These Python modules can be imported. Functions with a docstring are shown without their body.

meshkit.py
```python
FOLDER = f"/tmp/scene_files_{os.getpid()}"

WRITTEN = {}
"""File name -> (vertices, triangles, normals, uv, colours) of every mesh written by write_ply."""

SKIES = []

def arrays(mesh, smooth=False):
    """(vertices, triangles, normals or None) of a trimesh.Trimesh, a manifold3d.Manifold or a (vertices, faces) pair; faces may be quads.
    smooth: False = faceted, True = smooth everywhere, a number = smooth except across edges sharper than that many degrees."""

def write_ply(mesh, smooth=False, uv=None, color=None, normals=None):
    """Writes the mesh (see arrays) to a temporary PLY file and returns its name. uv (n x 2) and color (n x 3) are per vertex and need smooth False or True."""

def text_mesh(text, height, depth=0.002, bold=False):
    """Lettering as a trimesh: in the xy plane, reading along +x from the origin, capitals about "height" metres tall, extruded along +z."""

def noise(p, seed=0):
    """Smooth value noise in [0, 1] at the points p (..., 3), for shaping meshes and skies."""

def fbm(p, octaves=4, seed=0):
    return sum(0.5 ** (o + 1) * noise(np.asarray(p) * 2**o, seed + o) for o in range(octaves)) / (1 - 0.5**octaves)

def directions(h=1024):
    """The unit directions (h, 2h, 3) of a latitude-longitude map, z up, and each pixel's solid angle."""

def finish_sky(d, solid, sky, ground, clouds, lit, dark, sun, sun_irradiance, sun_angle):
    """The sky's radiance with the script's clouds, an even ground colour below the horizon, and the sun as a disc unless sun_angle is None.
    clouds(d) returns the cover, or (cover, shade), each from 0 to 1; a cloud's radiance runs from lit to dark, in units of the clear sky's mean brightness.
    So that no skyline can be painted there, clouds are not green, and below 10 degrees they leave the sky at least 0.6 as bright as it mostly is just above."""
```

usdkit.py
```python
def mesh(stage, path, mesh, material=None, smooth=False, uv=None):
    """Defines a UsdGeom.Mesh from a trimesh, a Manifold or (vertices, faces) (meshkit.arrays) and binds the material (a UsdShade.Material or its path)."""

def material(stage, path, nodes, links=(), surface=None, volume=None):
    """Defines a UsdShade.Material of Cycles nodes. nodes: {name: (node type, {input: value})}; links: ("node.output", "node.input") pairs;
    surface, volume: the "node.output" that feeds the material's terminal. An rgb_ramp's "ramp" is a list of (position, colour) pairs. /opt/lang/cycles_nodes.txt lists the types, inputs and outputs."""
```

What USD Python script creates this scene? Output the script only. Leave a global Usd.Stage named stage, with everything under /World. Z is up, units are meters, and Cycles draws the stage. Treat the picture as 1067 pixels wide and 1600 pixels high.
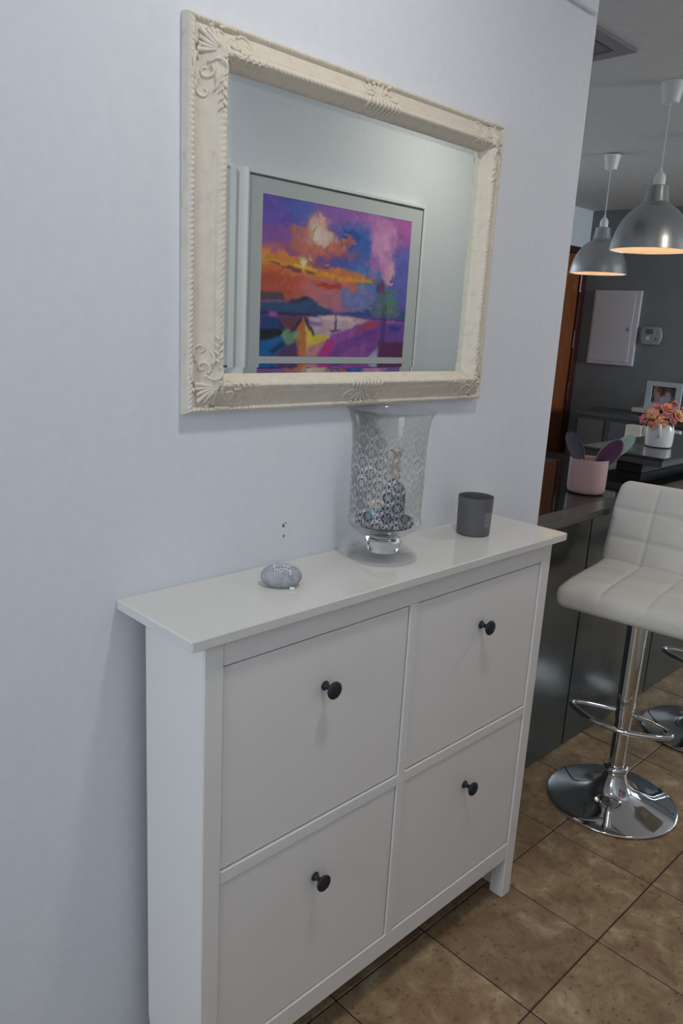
import math, random
import numpy as np, trimesh, manifold3d, usdkit, meshkit
from scipy.spatial import ConvexHull
from pxr import Usd, UsdGeom, UsdLux, Gf, Sdf, Vt, UsdShade

stage = Usd.Stage.CreateInMemory()
UsdGeom.SetStageUpAxis(stage, UsdGeom.Tokens.z)
UsdGeom.SetStageMetersPerUnit(stage, 1.0)
world = UsdGeom.Xform.Define(stage, '/World')
stage.SetDefaultPrim(world.GetPrim())
UsdGeom.Scope.Define(stage, '/World/Looks')
PI = math.pi

# ------------------------------------------------------------ camera
CAM = np.array([-0.5975, -1.1120, 1.4800])
YAW, PITCH, ROLL, FPX = math.radians(45.07), math.radians(13.94), 0.0552, 1210.0
fw = np.array([math.sin(YAW)*math.cos(PITCH), math.cos(YAW)*math.cos(PITCH), -math.sin(PITCH)])
r0 = np.array([math.cos(YAW), -math.sin(YAW), 0.0]); u0 = np.cross(r0, fw)
rt = math.cos(ROLL)*r0 + math.sin(ROLL)*u0
up = -math.sin(ROLL)*r0 + math.cos(ROLL)*u0
cam = UsdGeom.Camera.Define(stage, '/World/camera')
cam.AddTransformOp().Set(Gf.Matrix4d(*rt, 0, *up, 0, *(-fw), 0, *CAM, 1))
cam.CreateHorizontalApertureAttr(36.0)
cam.CreateVerticalApertureAttr(36.0*1600/1067)
cam.CreateFocalLengthAttr(36.0*FPX/1067)
cam.CreateClippingRangeAttr(Gf.Vec2f(0.02, 100))
cam.GetPrim().CreateAttribute('exposure', Sdf.ValueTypeNames.Float).Set(0.0)

# ------------------------------------------------------------ light
L_DOME, L_HALL, L_KIT, L_YARD, L_SOUTH = 0.30, 5.0, 1.8, 0.9, 21.0
dome = UsdLux.DomeLight.Define(stage, '/World/sky_light')
dome.CreateColorAttr(Gf.Vec3f(0.80, 0.88, 1.0)); dome.CreateIntensityAttr(L_DOME)

def rect_light(name, loc, normal, w, h, power, color):
    """light plane at loc shining along normal (horizontal)"""
    l = UsdLux.RectLight.Define(stage, '/World/' + name)
    n = np.array(normal, float); n /= np.linalg.norm(n)
    z = -n
    x = np.cross([0, 0, 1.0], z) if abs(z[2]) < .9 else np.array([1.0, 0, 0]); x /= np.linalg.norm(x)
    y = np.cross(z, x)
    l.AddTransformOp().Set(Gf.Matrix4d(*x, 0, *y, 0, *z, 0, *loc, 1))
    l.CreateWidthAttr(w); l.CreateHeightAttr(h); l.CreateIntensityAttr(power); l.CreateColorAttr(Gf.Vec3f(*color))
    return l
# daylight: the sky seen through each window, a plane outside it facing slightly down
rect_light('daylight_hall', (-2.95, -0.62, 2.00), (1, 0, -.20), 1.4, 2.0, L_HALL, (0.82, 0.90, 1.0))
rect_light('daylight_kitchen', (6.50, -1.55, 2.10), (-1, 0, -.35), 2.4, 1.6, L_KIT, (0.97, 0.98, 1.0))
rect_light('daylight_south', (4.95, -3.75, 2.10), (0, 1, -.35), 2.0, 1.6, L_SOUTH, (0.80, 0.91, 1.0))
rect_light('daylight_yard', (3.20, 3.10, 2.05), (0, -1, -.35), 2.4, 1.6, L_YARD, (1.0, 1.0, 0.97))
L_D1, L_D2 = 104.0, 120.0   # recessed ceiling downlights of the hall
PENDANT = 26.0        # strength of the three warm bulbs

# ------------------------------------------------------------ helpers
_names = {}
def numbered(parent, name):
    k = (parent, name); n = _names.get(k, 0); _names[k] = n + 1
    return name if n == 0 else f'{name}_{n:03d}'
def path_of(parent): return '/World' if parent is None else str(parent.GetPath())
def tag(p, label=None, cat=None, group=None, kind=None):
    p = p.GetPrim() if hasattr(p, 'GetPrim') else p
    for k, v in (('label', label), ('category', cat), ('group', group), ('kind', kind)):
        if v: p.SetCustomDataByKey(k, v)
    return p
def thing(name, label, cat, loc=(0, 0, 0), rotz=0.0, group=None, kind=None):
    x = UsdGeom.Xform.Define(stage, '/World/' + numbered('/World', name))
    x.AddTranslateOp().Set(Gf.Vec3d(*map(float, loc))); x.AddRotateZOp().Set(math.degrees(rotz))
    return tag(x, label, cat, group, kind)
def obj(name, mesh, mat, parent=None, smooth=35, label=None, kind=None):
    pp = path_of(parent)
    if isinstance(mesh, (list, tuple)) and len(mesh) and isinstance(mesh[0], trimesh.Trimesh):
        mesh = trimesh.util.concatenate(mesh)
    m = usdkit.mesh(stage, pp + '/' + numbered(pp, name), mesh, mat, smooth=smooth)
    return tag(m, label, None, None, kind)
def copy_of(root, loc, rotz, label, group=None):
    was = root.GetCustomData()
    r = thing(root.GetName().split('_0')[0], label, was['category'], loc, rotz, group or was.get('group'))
    r.GetReferences().AddInternalReference(root.GetPath()); r.SetInstanceable(True)
    return r
def vertex_color(m, cols):
    UsdGeom.PrimvarsAPI(m).CreatePrimvar('col', Sdf.ValueTypeNames.Color3fArray, 'vertex').Set(Vt.Vec3fArray.FromNumpy(np.asarray(cols, np.float32)))

def box(x0, x1, y0, y1, z0, z1, c=0.0):
    """box, edges chamfered by c"""
    c = min(c, (x1-x0)*.45, (y1-y0)*.45, (z1-z0)*.45)
    if c <= 0:
        m = trimesh.creation.box((x1-x0, y1-y0, z1-z0)); m.apply_translation(((x0+x1)/2, (y0+y1)/2, (z0+z1)/2)); return m
    pts = []
    for sx in (0, 1):
        for sy in (0, 1):
            for sz in (0, 1):
                X = (x0, x1)[sx]; Y = (y0, y1)[sy]; Z = (z0, z1)[sz]
                dx = c*(1-2*sx); dy = c*(1-2*sy); dz = c*(1-2*sz)
                pts += [(X, Y+dy, Z+dz), (X+dx, Y, Z+dz), (X+dx, Y+dy, Z)]
    return trimesh.convex.convex_hull(np.array(pts))
def lathe(profile, n=64):
    """revolve (r, z) pairs about z; a closed solid when the profile starts and ends at r = 0"""
    P = np.array(profile, float); k = len(P)
    a = np.arange(n)*2*PI/n
    V = np.stack([P[None, :, 0]*np.cos(a)[:, None], P[None, :, 0]*np.sin(a)[:, None], np.broadcast_to(P[None, :, 1], (n, k))], -1).reshape(-1, 3)
    F = []
    i, j = np.meshgrid(np.arange(n), np.arange(k-1), indexing='ij')
    a0 = (i*k+j).ravel(); a1 = (i*k+j+1).ravel(); b0 = (((i+1) % n)*k+j).ravel(); b1 = (((i+1) % n)*k+j+1).ravel()
    F = np.vstack([np.stack([a0, b0, b1], 1), np.stack([a0, b1, a1], 1)])
    m = trimesh.Trimesh(V, F, process=True)
    m.update_faces(m.nondegenerate_faces()); m.fix_normals()
    return m
def smooth_profile(pts, n=8):
    """Catmull-Rom through the points"""
    P = np.array(pts, float); Q = np.vstack([2*P[0]-P[1], P, 2*P[-1]-P[-2]]); out = []
    for i in range(1, len(Q)-2):
        for t in np.linspace(0, 1, n, endpoint=False):
            a, b, c, d = Q[i-1], Q[i], Q[i+1], Q[i+2]
            out.append(.5*((2*b)+(c-a)*t+(2*a-5*b+4*c-d)*t*t+(3*b-a-3*c+d)*t**3))
    out.append(P[-1]); return np.array(out)
def tube(pts, rad, sides=10, closed=False):
    p = np.asarray(pts, float); n = len(p); rad = np.broadcast_to(np.asarray(rad, float), (n,))
    t = (np.roll(p, -1, 0)-np.roll(p, 1, 0)) if closed else np.gradient(p, axis=0)
    t /= np.linalg.norm(t, axis=1, keepdims=True)+1e-12
    ref = np.array([0, 0, 1.0]) if abs(t[:, 2]).max() < .95 else np.array([0.31, 0.9, 0.2])
    if abs(t[:, 2]).max() >= .95 and abs(t[:, 1]).max() > .9: ref = np.array([1.0, 0.1, 0.05])
    a = np.cross(t, ref); a /= np.linalg.norm(a, axis=1, keepdims=True)+1e-12
    b = np.cross(t, a); ang = np.arange(sides)*2*PI/sides
    V = p[:, None]+rad[:, None, None]*(np.cos(ang)[None, :, None]*a[:, None]+np.sin(ang)[None, :, None]*b[:, None])
    V = V.reshape(-1, 3); F = []
    m = n if closed else n-1
    for i in range(m):
        for j in range(sides):
            q = [i*sides+j, i*sides+(j+1) % sides, ((i+1) % n)*sides+(j+1) % sides, ((i+1) % n)*sides+j]
            F += [[q[0], q[1], q[2]], [q[0], q[2], q[3]]]
    if not closed:
        V = np.vstack([V, p[0], p[-1]])
        for j in range(sides):
            F += [[n*sides, (j+1) % sides, j], [n*sides+1, (n-1)*sides+j, (n-1)*sides+(j+1) % sides]]
    m = trimesh.Trimesh(V, np.array(F), process=False); m.fix_normals(); return m
def at(m, x=0, y=0, z=0):
    m = m.copy(); m.apply_translation((x, y, z)); return m
def rot(m, ang, axis, point=(0, 0, 0)):
    m = m.copy(); m.apply_transform(trimesh.transformations.rotation_matrix(ang, axis, point)); return m
def grid_box(sx, sy, sz, step):
    """closed box surface as a fine grid (welded)"""
    b = trimesh.creation.box((sx, sy, sz)); parts = []
    def face(o, u, v, nu, nv):
        a, c = np.meshgrid(np.linspace(-.5, .5, nu+1), np.linspace(-.5, .5, nv+1), indexing='ij')
        V = np.array(o)+a.reshape(-1, 1)*np.array(u)+c.reshape(-1, 1)*np.array(v)
        i, j = np.meshgrid(np.arange(nu), np.arange(nv), indexing='ij'); w = nv+1
        q = np.stack([i*w+j, (i+1)*w+j, (i+1)*w+j+1, i*w+j+1], -1).reshape(-1, 4)
        return trimesh.Trimesh(V, np.vstack([q[:, [0, 1, 2]], q[:, [0, 2, 3]]]), process=False)
    n = lambda s: max(2, int(round(s/step)))
    X, Y, Z = np.array([sx, 0, 0]), np.array([0, sy, 0]), np.array([0, 0, sz])
    parts = [face(Z/2, X, Y, n(sx), n(sy)), face(-Z/2, Y, X, n(sy), n(sx)), face(X/2, Y, Z, n(sy), n(sz)),
             face(-X/2, Z, Y, n(sz), n(sy)), face(Y/2, Z, X, n(sz), n(sx)), face(-Y/2, X, Z, n(sx), n(sz))]
    m = trimesh.util.concatenate(parts); m.merge_vertices(digits_vertex=6); m.fix_normals(); return m
def rounded(sx, sy, sz, r, step):
    m = grid_box(sx, sy, sz, step); v = np.array(m.vertices); h = np.array([sx, sy, sz])/2-r
    q = np.clip(v, -h, h); d = v-q; L = np.linalg.norm(d, axis=1, keepdims=True)
    k = L[:, 0] > 1e-9
    v[k] = q[k]+d[k]/L[k]*r
    m.vertices = v; return m

# ------------------------------------------------------------ materials
def MAT(name, nodes, links=(), surface='p.BSDF'):
    return usdkit.material(stage, '/World/Looks/' + name, nodes, links, surface=surface)
def plain(name, color, rough=.5, metallic=0., **kw):
    return MAT(name, {'p': ('principled_bsdf', {'base_color': color, 'roughness': rough, 'metallic': metallic, **kw})})
def mottled(name, c1, c2, scale, rough=.5, bump=0., detail=4., lo=.35, hi=.65, **kw):
    nodes = {'g': ('geometry', {}), 'n': ('noise_texture', {'scale': scale, 'detail': detail, 'roughness': .6}),
             'r': ('rgb_ramp', {'ramp': [(lo, c1), (hi, c2)]}), 'p': ('principled_bsdf', {'roughness': rough, **kw})}
    links = [('g.position', 'n.vector'), ('n.fac', 'r.fac'), ('r.color', 'p.base_color')]
    if bump:
        nodes['b'] = ('bump', {'strength': .6, 'distance': bump}); links += [('n.fac', 'b.height'), ('b.normal', 'p.normal')]
    return MAT(name, nodes, links)
M = {}
M['wall'] = mottled('white_wall_paint', (.765, .805, .86), (.795, .83, .885), 45, .75, .0006)
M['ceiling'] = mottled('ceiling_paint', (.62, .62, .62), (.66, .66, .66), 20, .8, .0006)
M['gray_wall'] = mottled('grey_wall_paint', (.20, .215, .225), (.22, .235, .245), 6, .6, .0008)
M['grout'] = plain('tile_grout', (.045, .033, .028), .9)
M['tile'] = MAT('travertine_tile', {
    'g': ('geometry', {}), 'o': ('object_info', {}),
    'ofs': ('vector_math', {'math_type': 'scale', 'vector1': (13., 7., 3.)}),
    'add': ('vector_math', {'math_type': 'add'}),
    'n1': ('noise_texture', {'scale': 13., 'detail': 7., 'roughness': .66, 'distortion': .5}),
    'r1': ('rgb_ramp', {'ramp': [(.28, (.19, .108, .058)), (.46, (.30, .20, .112)), (.57, (.37, .265, .155)), (.66, (.47, .36, .235)), (.78, (.56, .45, .31))]}),
    'n2': ('noise_texture', {'scale': 60., 'detail': 4., 'roughness': .7}),
    'r2': ('rgb_ramp', {'ramp': [(.34, (.40, .35, .33)), (.42, (1., 1., 1.)), (1., (1.05, 1.05, 1.05))]}),
    'mx': ('mix_color', {'blend_type': 'multiply', 'fac': .75}),
    'tone': ('map_range', {'value': .5, 'from_min': 0., 'from_max': 1., 'to_min': .88, 'to_max': 1.10}),
    'hs': ('hsv', {'hue': .5, 'saturation': 1.0, 'fac': 1.}),
    'b': ('bump', {'strength': .5, 'distance': .002}),
    'p': ('principled_bsdf', {'roughness': .42, 'specular_ior_level': .4})},
    [('o.random', 'ofs.scale'), ('g.position', 'add.vector1'), ('ofs.vector', 'add.vector2'), ('add.vector', 'n1.vector'), ('add.vector', 'n2.vector'),
     ('n1.fac', 'r1.fac'), ('n2.fac', 'r2.fac'), ('r1.color', 'mx.a'), ('r2.color', 'mx.b'), ('o.random', 'tone.value'),
     ('mx.result', 'hs.color'), ('tone.result', 'hs.value'), ('hs.color', 'p.base_color'), ('n2.fac', 'b.height'), ('b.normal', 'p.normal')])
M['cab'] = plain('white_lacquer', (.83, .815, .79), .38)
M['cab_top'] = plain('white_lacquer_top', (.73, .72, .69), .09)
M['gap'] = plain('cabinet_inside', (.10, .10, .10), .8)
M['knob'] = plain('dark_knob_metal', (.030, .036, .045), .42, .5)
M['cream'] = MAT('antique_cream', {
    'g': ('geometry', {}), 'n': ('noise_texture', {'scale': 55., 'detail': 5., 'roughness': .65}),
    'r': ('rgb_ramp', {'ramp': [(.25, (.60, .52, .41)), (.42, (.73, .66, .55)), (.62, (.76, .695, .59))]}),
    'b': ('bump', {'strength': .35, 'distance': .001}), 'p': ('principled_bsdf', {'roughness': .45})},
    [('g.position', 'n.vector'), ('n.fac', 'r.fac'), ('r.color', 'p.base_color'), ('n.fac', 'b.height'), ('b.normal', 'p.normal')])
M['mirror'] = plain('mirror_silver', (.88, .945, .925), .003, 1.)
M['pic_white'] = plain('white_picture_frame', (.88, .90, .91), .35)
M['mat_board'] = plain('grey_mat_board', (.62, .64, .655), .85)
M['dark_line'] = plain('mat_bevel_line', (.16, .17, .19), .8)
M['print'] = MAT('printed_colour', {'a': ('attribute', {'attribute': 'col'}), 'p': ('principled_bsdf', {'roughness': .6})}, [('a.color', 'p.base_color')])
M['pane'] = MAT('window_glass', {'g': ('geometry', {}), 'iv': ('math', {'math_type': 'subtract', 'value1': 1.}), 'mu': ('math', {'math_type': 'multiply'}), 'f': ('fresnel', {'IOR': 1.45}), 't': ('transparent_bsdf', {'color': (.97, .98, .98)}),
    'gl': ('glossy_bsdf', {'color': (.9, .9, .9), 'roughness': .02}), 'm': ('mix_closure', {})},
    [('g.backfacing', 'iv.value2'), ('f.fac', 'mu.value1'), ('iv.value', 'mu.value2'), ('mu.value', 'm.fac'), ('t.BSDF', 'm.closure1'), ('gl.BSDF', 'm.closure2')], 'm.closure')
M['thin_glass'] = MAT('vase_thin_glass', {'g': ('geometry', {}), 'iv': ('math', {'math_type': 'subtract', 'value1': 1.}), 'mu': ('math', {'math_type': 'multiply'}), 'f': ('fresnel', {'IOR': 1.5}), 't': ('transparent_bsdf', {'color': (.978, .982, .982)}),
    'gl': ('glossy_bsdf', {'color': (.95, .95, .95), 'roughness': .02}), 'm': ('mix_closure', {})},
    [('g.backfacing', 'iv.value2'), ('f.fac', 'mu.value1'), ('iv.value', 'mu.value2'), ('mu.value', 'm.fac'), ('t.BSDF', 'm.closure1'), ('gl.BSDF', 'm.closure2')], 'm.closure')
M['glass'] = plain('clear_glass', (.97, .98, .98), .0, 0., transmission_weight=1., ior=1.48)
M['frost_glass'] = MAT('vase_foot_glass', {'f': ('fresnel', {'IOR': 1.5}), 't': ('transparent_bsdf', {'color': (.965, .97, .97)}),
    'gl': ('glossy_bsdf', {'color': (.9, .9, .9), 'roughness': .08}), 'd': ('diffuse_bsdf', {'color': (.74, .75, .77)}), 'm0': ('mix_closure', {'fac': .20}), 'm': ('mix_closure', {}), 'g': ('geometry', {}), 'iv': ('math', {'math_type': 'subtract', 'value1': 1.}), 'mu': ('math', {'math_type': 'multiply'})},
    [('g.backfacing', 'iv.value2'), ('f.fac', 'mu.value1'), ('iv.value', 'mu.value2'), ('mu.value', 'm.fac'), ('t.BSDF', 'm0.closure1'), ('d.BSDF', 'm0.closure2'), ('m0.closure', 'm.closure1'), ('gl.BSDF', 'm.closure2')], 'm.closure')
M['lace'] = MAT('white_lace_print', {'a': ('attribute', {'attribute': 'col'}), 's': ('separate_color', {}), 't': ('transparent_bsdf', {'color': (1, 1, 1)}),
    'd': ('diffuse_bsdf', {'color': (.93, .94, .96)}), 'tr': ('translucent_bsdf', {'color': (.9, .91, .93)}), 'm0': ('mix_closure', {'fac': .35}), 'm': ('mix_closure', {})},
    [('a.color', 's.color'), ('s.r', 'm.fac'), ('d.BSDF', 'm0.closure1'), ('tr.BSDF', 'm0.closure2'), ('t.BSDF', 'm.closure1'), ('m0.closure', 'm.closure2')], 'm.closure')
M['candle_glass'] = plain('smoked_frosted_glass', (.122, .123, .130), .5)
M['candle_wax'] = plain('grey_wax', (.20, .20, .205), .6)
M['label_grey'] = plain('grey_label', (.17, .185, .19), .6)
M['label_ink'] = plain('pale_label_ink', (.24, .26, .265), .6)
M['stone'] = mottled('grey_pebble', (.30, .315, .33), (.46, .48, .50), 70, .7, .0012)
M['white_ink'] = plain('white_engraving', (.72, .74, .77), .7)
M['paper'] = plain('white_paper', (.85, .85, .84), .7)
M['scuff'] = plain('wall_chip', (.12, .12, .13), .9)
M['bottle'] = plain('slate_bottle', (.105, .122, .150), .25)
M['cork'] = mottled('pale_wood', (.38, .33, .26), (.46, .41, .33), 60, .7)
M['candle_dark'] = plain('charcoal_candle', (.085, .085, .105), .55)
M['teal'] = plain('teal_card', (.12, .30, .36), .6)
M['peach'] = plain('peach_card', (.55, .36, .30), .6)
M['alu'] = plain('brushed_aluminium', (.46, .485, .495), .30, .85)
M['shade_inner'] = plain('cream_shade_lining', (.80, .70, .58), .55)
M['white_plastic'] = plain('white_plastic', (.80, .80, .80), .4)
M['cord'] = plain('white_cord', (.75, .75, .75), .5)
M['bulb'] = MAT('warm_bulb', {'e': ('emission', {'color': (1., .74, .48), 'strength': PENDANT})}, surface='e.emission')
M['chrome'] = plain('chrome', (.70, .71, .72), .06, 1.)
M['leather'] = mottled('white_leatherette', (.665, .645, .605), (.705, .685, .645), 220, .42, .0003)
M['panel'] = mottled('grey_glass_panel', (.030, .036, .035), (.050, .056, .054), 5, .24, 0.)
M['joint'] = plain('panel_joint', (.012, .012, .014), .6)
M['bar_black'] = plain('black_glass_top', (.012, .012, .014), .04)
M['bar_band'] = mottled('grey_stone_edge', (.062, .060, .053), (.085, .080, .070), 8, .22)
M['shelf_top'] = plain('smoked_glass', (.05, .05, .05), .05)
M['shelf_edge'] = plain('dark_bronze_edge', (.085, .080, .074), .35)
M['pink'] = plain('dusty_pink_ceramic', (.50, .335, .325), .45)
M['sil_gray'] = plain('slate_silicone', (.060, .062, .085), .5)
M['sil_purple'] = plain('aubergine_silicone', (.080, .022, .070), .5)
M['sil_taupe'] = plain('taupe_silicone', (.17, .16, .145), .5)
M['sil_mint'] = plain('mint_silicone', (.30, .44, .41), .5)
M['jug'] = plain('white_ceramic', (.80, .81, .83), .25)
M['rose_a'] = mottled('coral_petal', (.75, .22, .16), (.85, .42, .28), 60, .7)
M['rose_b'] = mottled('pink_petal', (.62, .16, .22), (.80, .36, .38), 60, .7)
M['rose_c'] = mottled('peach_petal', (.85, .38, .18), (.90, .56, .38), 60, .7)
M['leaf'] = MAT('leaf_green', {'p': ('principled_bsdf', {'base_color': (.10, .13, .03), 'roughness': .55}), 't': ('translucent_bsdf', {'color': (.14, .2, .04)}), 'm': ('mix_closure', {'fac': .3})},
    [('p.BSDF', 'm.closure1'), ('t.BSDF', 'm.closure2')], 'm.closure')
M['leaf_gold'] = plain('yellowing_leaf', (.42, .22, .03), .6)
M['door_wood'] = MAT('orange_wood', {'g': ('geometry', {}), 'mp': ('mapping', {'scale': (9., 9., .8)}), 'n': ('noise_texture', {'scale': 4., 'detail': 5., 'distortion': 1.2}),
    'r': ('rgb_ramp', {'ramp': [(.3, (.20, .055, .018)), (.7, (.31, .095, .032))]}), 'p': ('principled_bsdf', {'roughness': .3})},
    [('g.position', 'mp.vector'), ('mp.vector', 'n.vector'), ('n.fac', 'r.fac'), ('r.color', 'p.base_color')])
M['door_frame'] = plain('dark_mahogany', (.075, .020, .016), .3)
M['fuse_white'] = plain('white_enamel', (.66, .65, .69), .4)
M['alarm'] = plain('beige_grey_plastic', (.34, .34, .33), .5)
M['screen'] = plain('lcd_screen', (.07, .085, .08), .3)
M['side_dark'] = plain('dark_grey_laminate', (.060, .060, .058), .25)
M['side_front'] = plain('brown_grey_front', (.105, .100, .098), .4)
M['side_blue'] = plain('slate_blue_front', (.085, .115, .135), .35)
M['cream_wood'] = plain('cream_wood', (.62, .60, .53), .5)
M['tan'] = plain('tan_bench', (.26, .225, .17), .6)
M['vent_frame'] = plain('vent_frame_grey', (.26, .265, .29), .5)
M['vent_dark'] = plain('vent_inner', (.19, .185, .17), .7)
M['silver_frame'] = plain('silver_frame', (.46, .50, .53), .4)

# ------------------------------------------------------------ the room
HC = 2.5                       # ceiling height
XR, YB = 5.88, 2.486           # grey wall plane, wall of the wooden door
def struct(name, mesh, mat, label=None, smooth=30):
    return tag(obj(name, mesh, mat, None, smooth), label, None, None, 'structure')
wb = thing('wall_back', 'white painted wall behind the shoe cabinet and the mirror', None, kind='structure')
obj('plaster', [box(-2.52, 1.31, 0, .15, 0, HC, .004), box(1.16, 1.308, .149, YB, 0, HC)], M['wall'], wb)
def fleck(x, z, s, seed):
    m = trimesh.creation.icosphere(2, 1.0); v = np.array(m.vertices)
    v *= (.7+.6*meshkit.noise(v*2.1, seed))[:, None]; m.vertices = v*np.array([s, .0012, s*1.25]); return at(m, x, -.0002, z)
for px in ((.3585, 1.0835, .0028, 1), (.3640, 1.0880, .0011, 2), (.3600, 1.0620, .0019, 3)):
    obj('chip', fleck(*px), M['scuff'], wb)
struct('wall_front', box(-2.52, 2.75, -1.45, -1.30, 0, HC, .004), M['wall'], 'white wall across the hall that carries the framed prints')
struct('wall_front_001', [box(2.60, 2.75, -3.15, -1.451, 0, HC), box(2.751, 4.20, -3.15, -3.0, 0, HC), box(5.70, 6.02, -3.15, -3.0, 0, HC), box(4.20, 5.70, -3.15, -3.0, 0, .85), box(4.20, 5.70, -3.15, -3.0, 2.25, HC)], M['wall'], 'white walls of the kitchen behind the hall')
def wall_with_hole(axis, p0, p1, a0, a1, h0, h1, z0, z1):
    bs = []
    for (u0_, u1_, w0, w1) in ((a0, h0, 0, HC), (h1, a1, 0, HC), (h0, h1, 0, z0), (h0, h1, z1, HC)):
        bs.append(box(p0, p1, u0_, u1_, w0, w1))
    return bs
struct('wall_right', wall_with_hole(0, XR, XR+.14, -3.15, YB+.12, -2.5, -.6, .9, 2.3), M['gray_wall'], 'dark grey wall at the far end of the kitchen')
struct('wall_left', wall_with_hole(0, -2.52, -2.40, -1.299, -.001, -1.12, -.12, .70, 2.40), M['wall'], 'white end wall of the hall with a window')
def window(n, xw, y0, y1, z0, z1, sgn):
    w = thing(f'window_{n}', 'white framed window that lets daylight in', None, kind='structure')
    t = .045
    obj('window_frame', [box(xw-.03, xw+.03, y0, y0+t, z0, z1, .004), box(xw-.03, xw+.03, y1-t, y1, z0, z1, .004),
        box(xw-.03, xw+.03, y0+t, y1-t, z0, z0+t, .004), box(xw-.03, xw+.03, y0+t, y1-t, z1-t, z1, .004),
        box(xw-.025, xw+.025, (y0+y1)/2-.025, (y0+y1)/2+.025, z0+t, z1-t, .004)], M['white_plastic'], w)
    obj('pane', [box(xw-.004, xw+.004, y0+t, (y0+y1)/2-.025, z0+t, z1-t), box(xw-.004, xw+.004, (y0+y1)/2+.025, y1-t, z0+t, z1-t)], M['pane'], w)
window(1, XR+.04, -2.5, -.6, .9, 2.3, -1)
window(2, -2.45, -1.12, -.12, .70, 2.40, 1)
def window_y(n, yw, x0, x1, z0, z1):
    w = thing(f'window_{n}', 'white framed window that lets daylight in', None, kind='structure')
    t = .045
    obj('window_frame', [box(x0, x0+t, yw-.03, yw+.03, z0, z1, .004), box(x1-t, x1, yw-.03, yw+.03, z0, z1, .004), box(x0+t, x1-t, yw-.03, yw+.03, z0, z0+t, .004),
        box(x0+t, x1-t, yw-.03, yw+.03, z1-t, z1, .004), box((x0+x1)/2-.025, (x0+x1)/2+.025, yw-.025, yw+.025, z0+t, z1-t, .004)], M['white_plastic'], w)
    obj('pane', [box(x0+t, (x0+x1)/2-.025, yw-.004, yw+.004, z0+t, z1-t), box((x0+x1)/2+.025, x1-t, yw-.004, yw+.004, z0+t, z1-t)], M['pane'], w)
window_y(3, YB+.04, 2.20, 4.20, .85, 2.25)
window_y(4, -3.06, 4.20, 5.70, .85, 2.25)
# wall of the wooden door, with its opening
DX0, DX1, DZ = 4.95, 5.80, 2.135
struct('wall_far', [box(1.309, 2.20, YB, YB+.12, 0, HC), box(4.20, DX0-.06, YB, YB+.12, 0, HC), box(2.20, 4.20, YB, YB+.12, 0, .85), box(2.20, 4.20, YB, YB+.12, 2.25, HC), box(DX0-.06, XR-.001, YB, YB+.12, DZ+.055, HC), box(4.80, XR, YB+.121, YB+.14, 0, HC)], M['wall'], 'white wall holding the wooden door')
dr = thing('door_1', 'orange-brown wooden door with chrome hinges in a dark red frame', None, kind='structure')
obj('leaf', [box(DX0, DX1-.004, YB+.012, YB+.052, .006, DZ, .003)], M['door_wood'], dr)
obj('door_frame', [box(DX1, XR-.002, YB-.012, YB+.10, 0, DZ+.055, .004), box(DX0-.06, DX0-.003, YB-.012, YB+.10, 0, DZ+.055, .004),
    box(DX0-.003, DX1, YB-.012, YB+.10, DZ+.003, DZ+.055, .004)], M['door_frame'], dr)
for hz in (1.90, 1.42, .97, .30):
    hg = obj('hinge', tube([(DX1-.002, YB-.006, hz-.075), (DX1-.002, YB-.006, hz), (DX1-.002, YB-.006, hz+.075)], .009, 10), M['chrome'], dr, label='chrome hinge')
struct('ceiling', box(-2.52, 6.02, -3.15, 2.63, HC, HC+.1), M['ceiling'], 'plain white ceiling')
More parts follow.
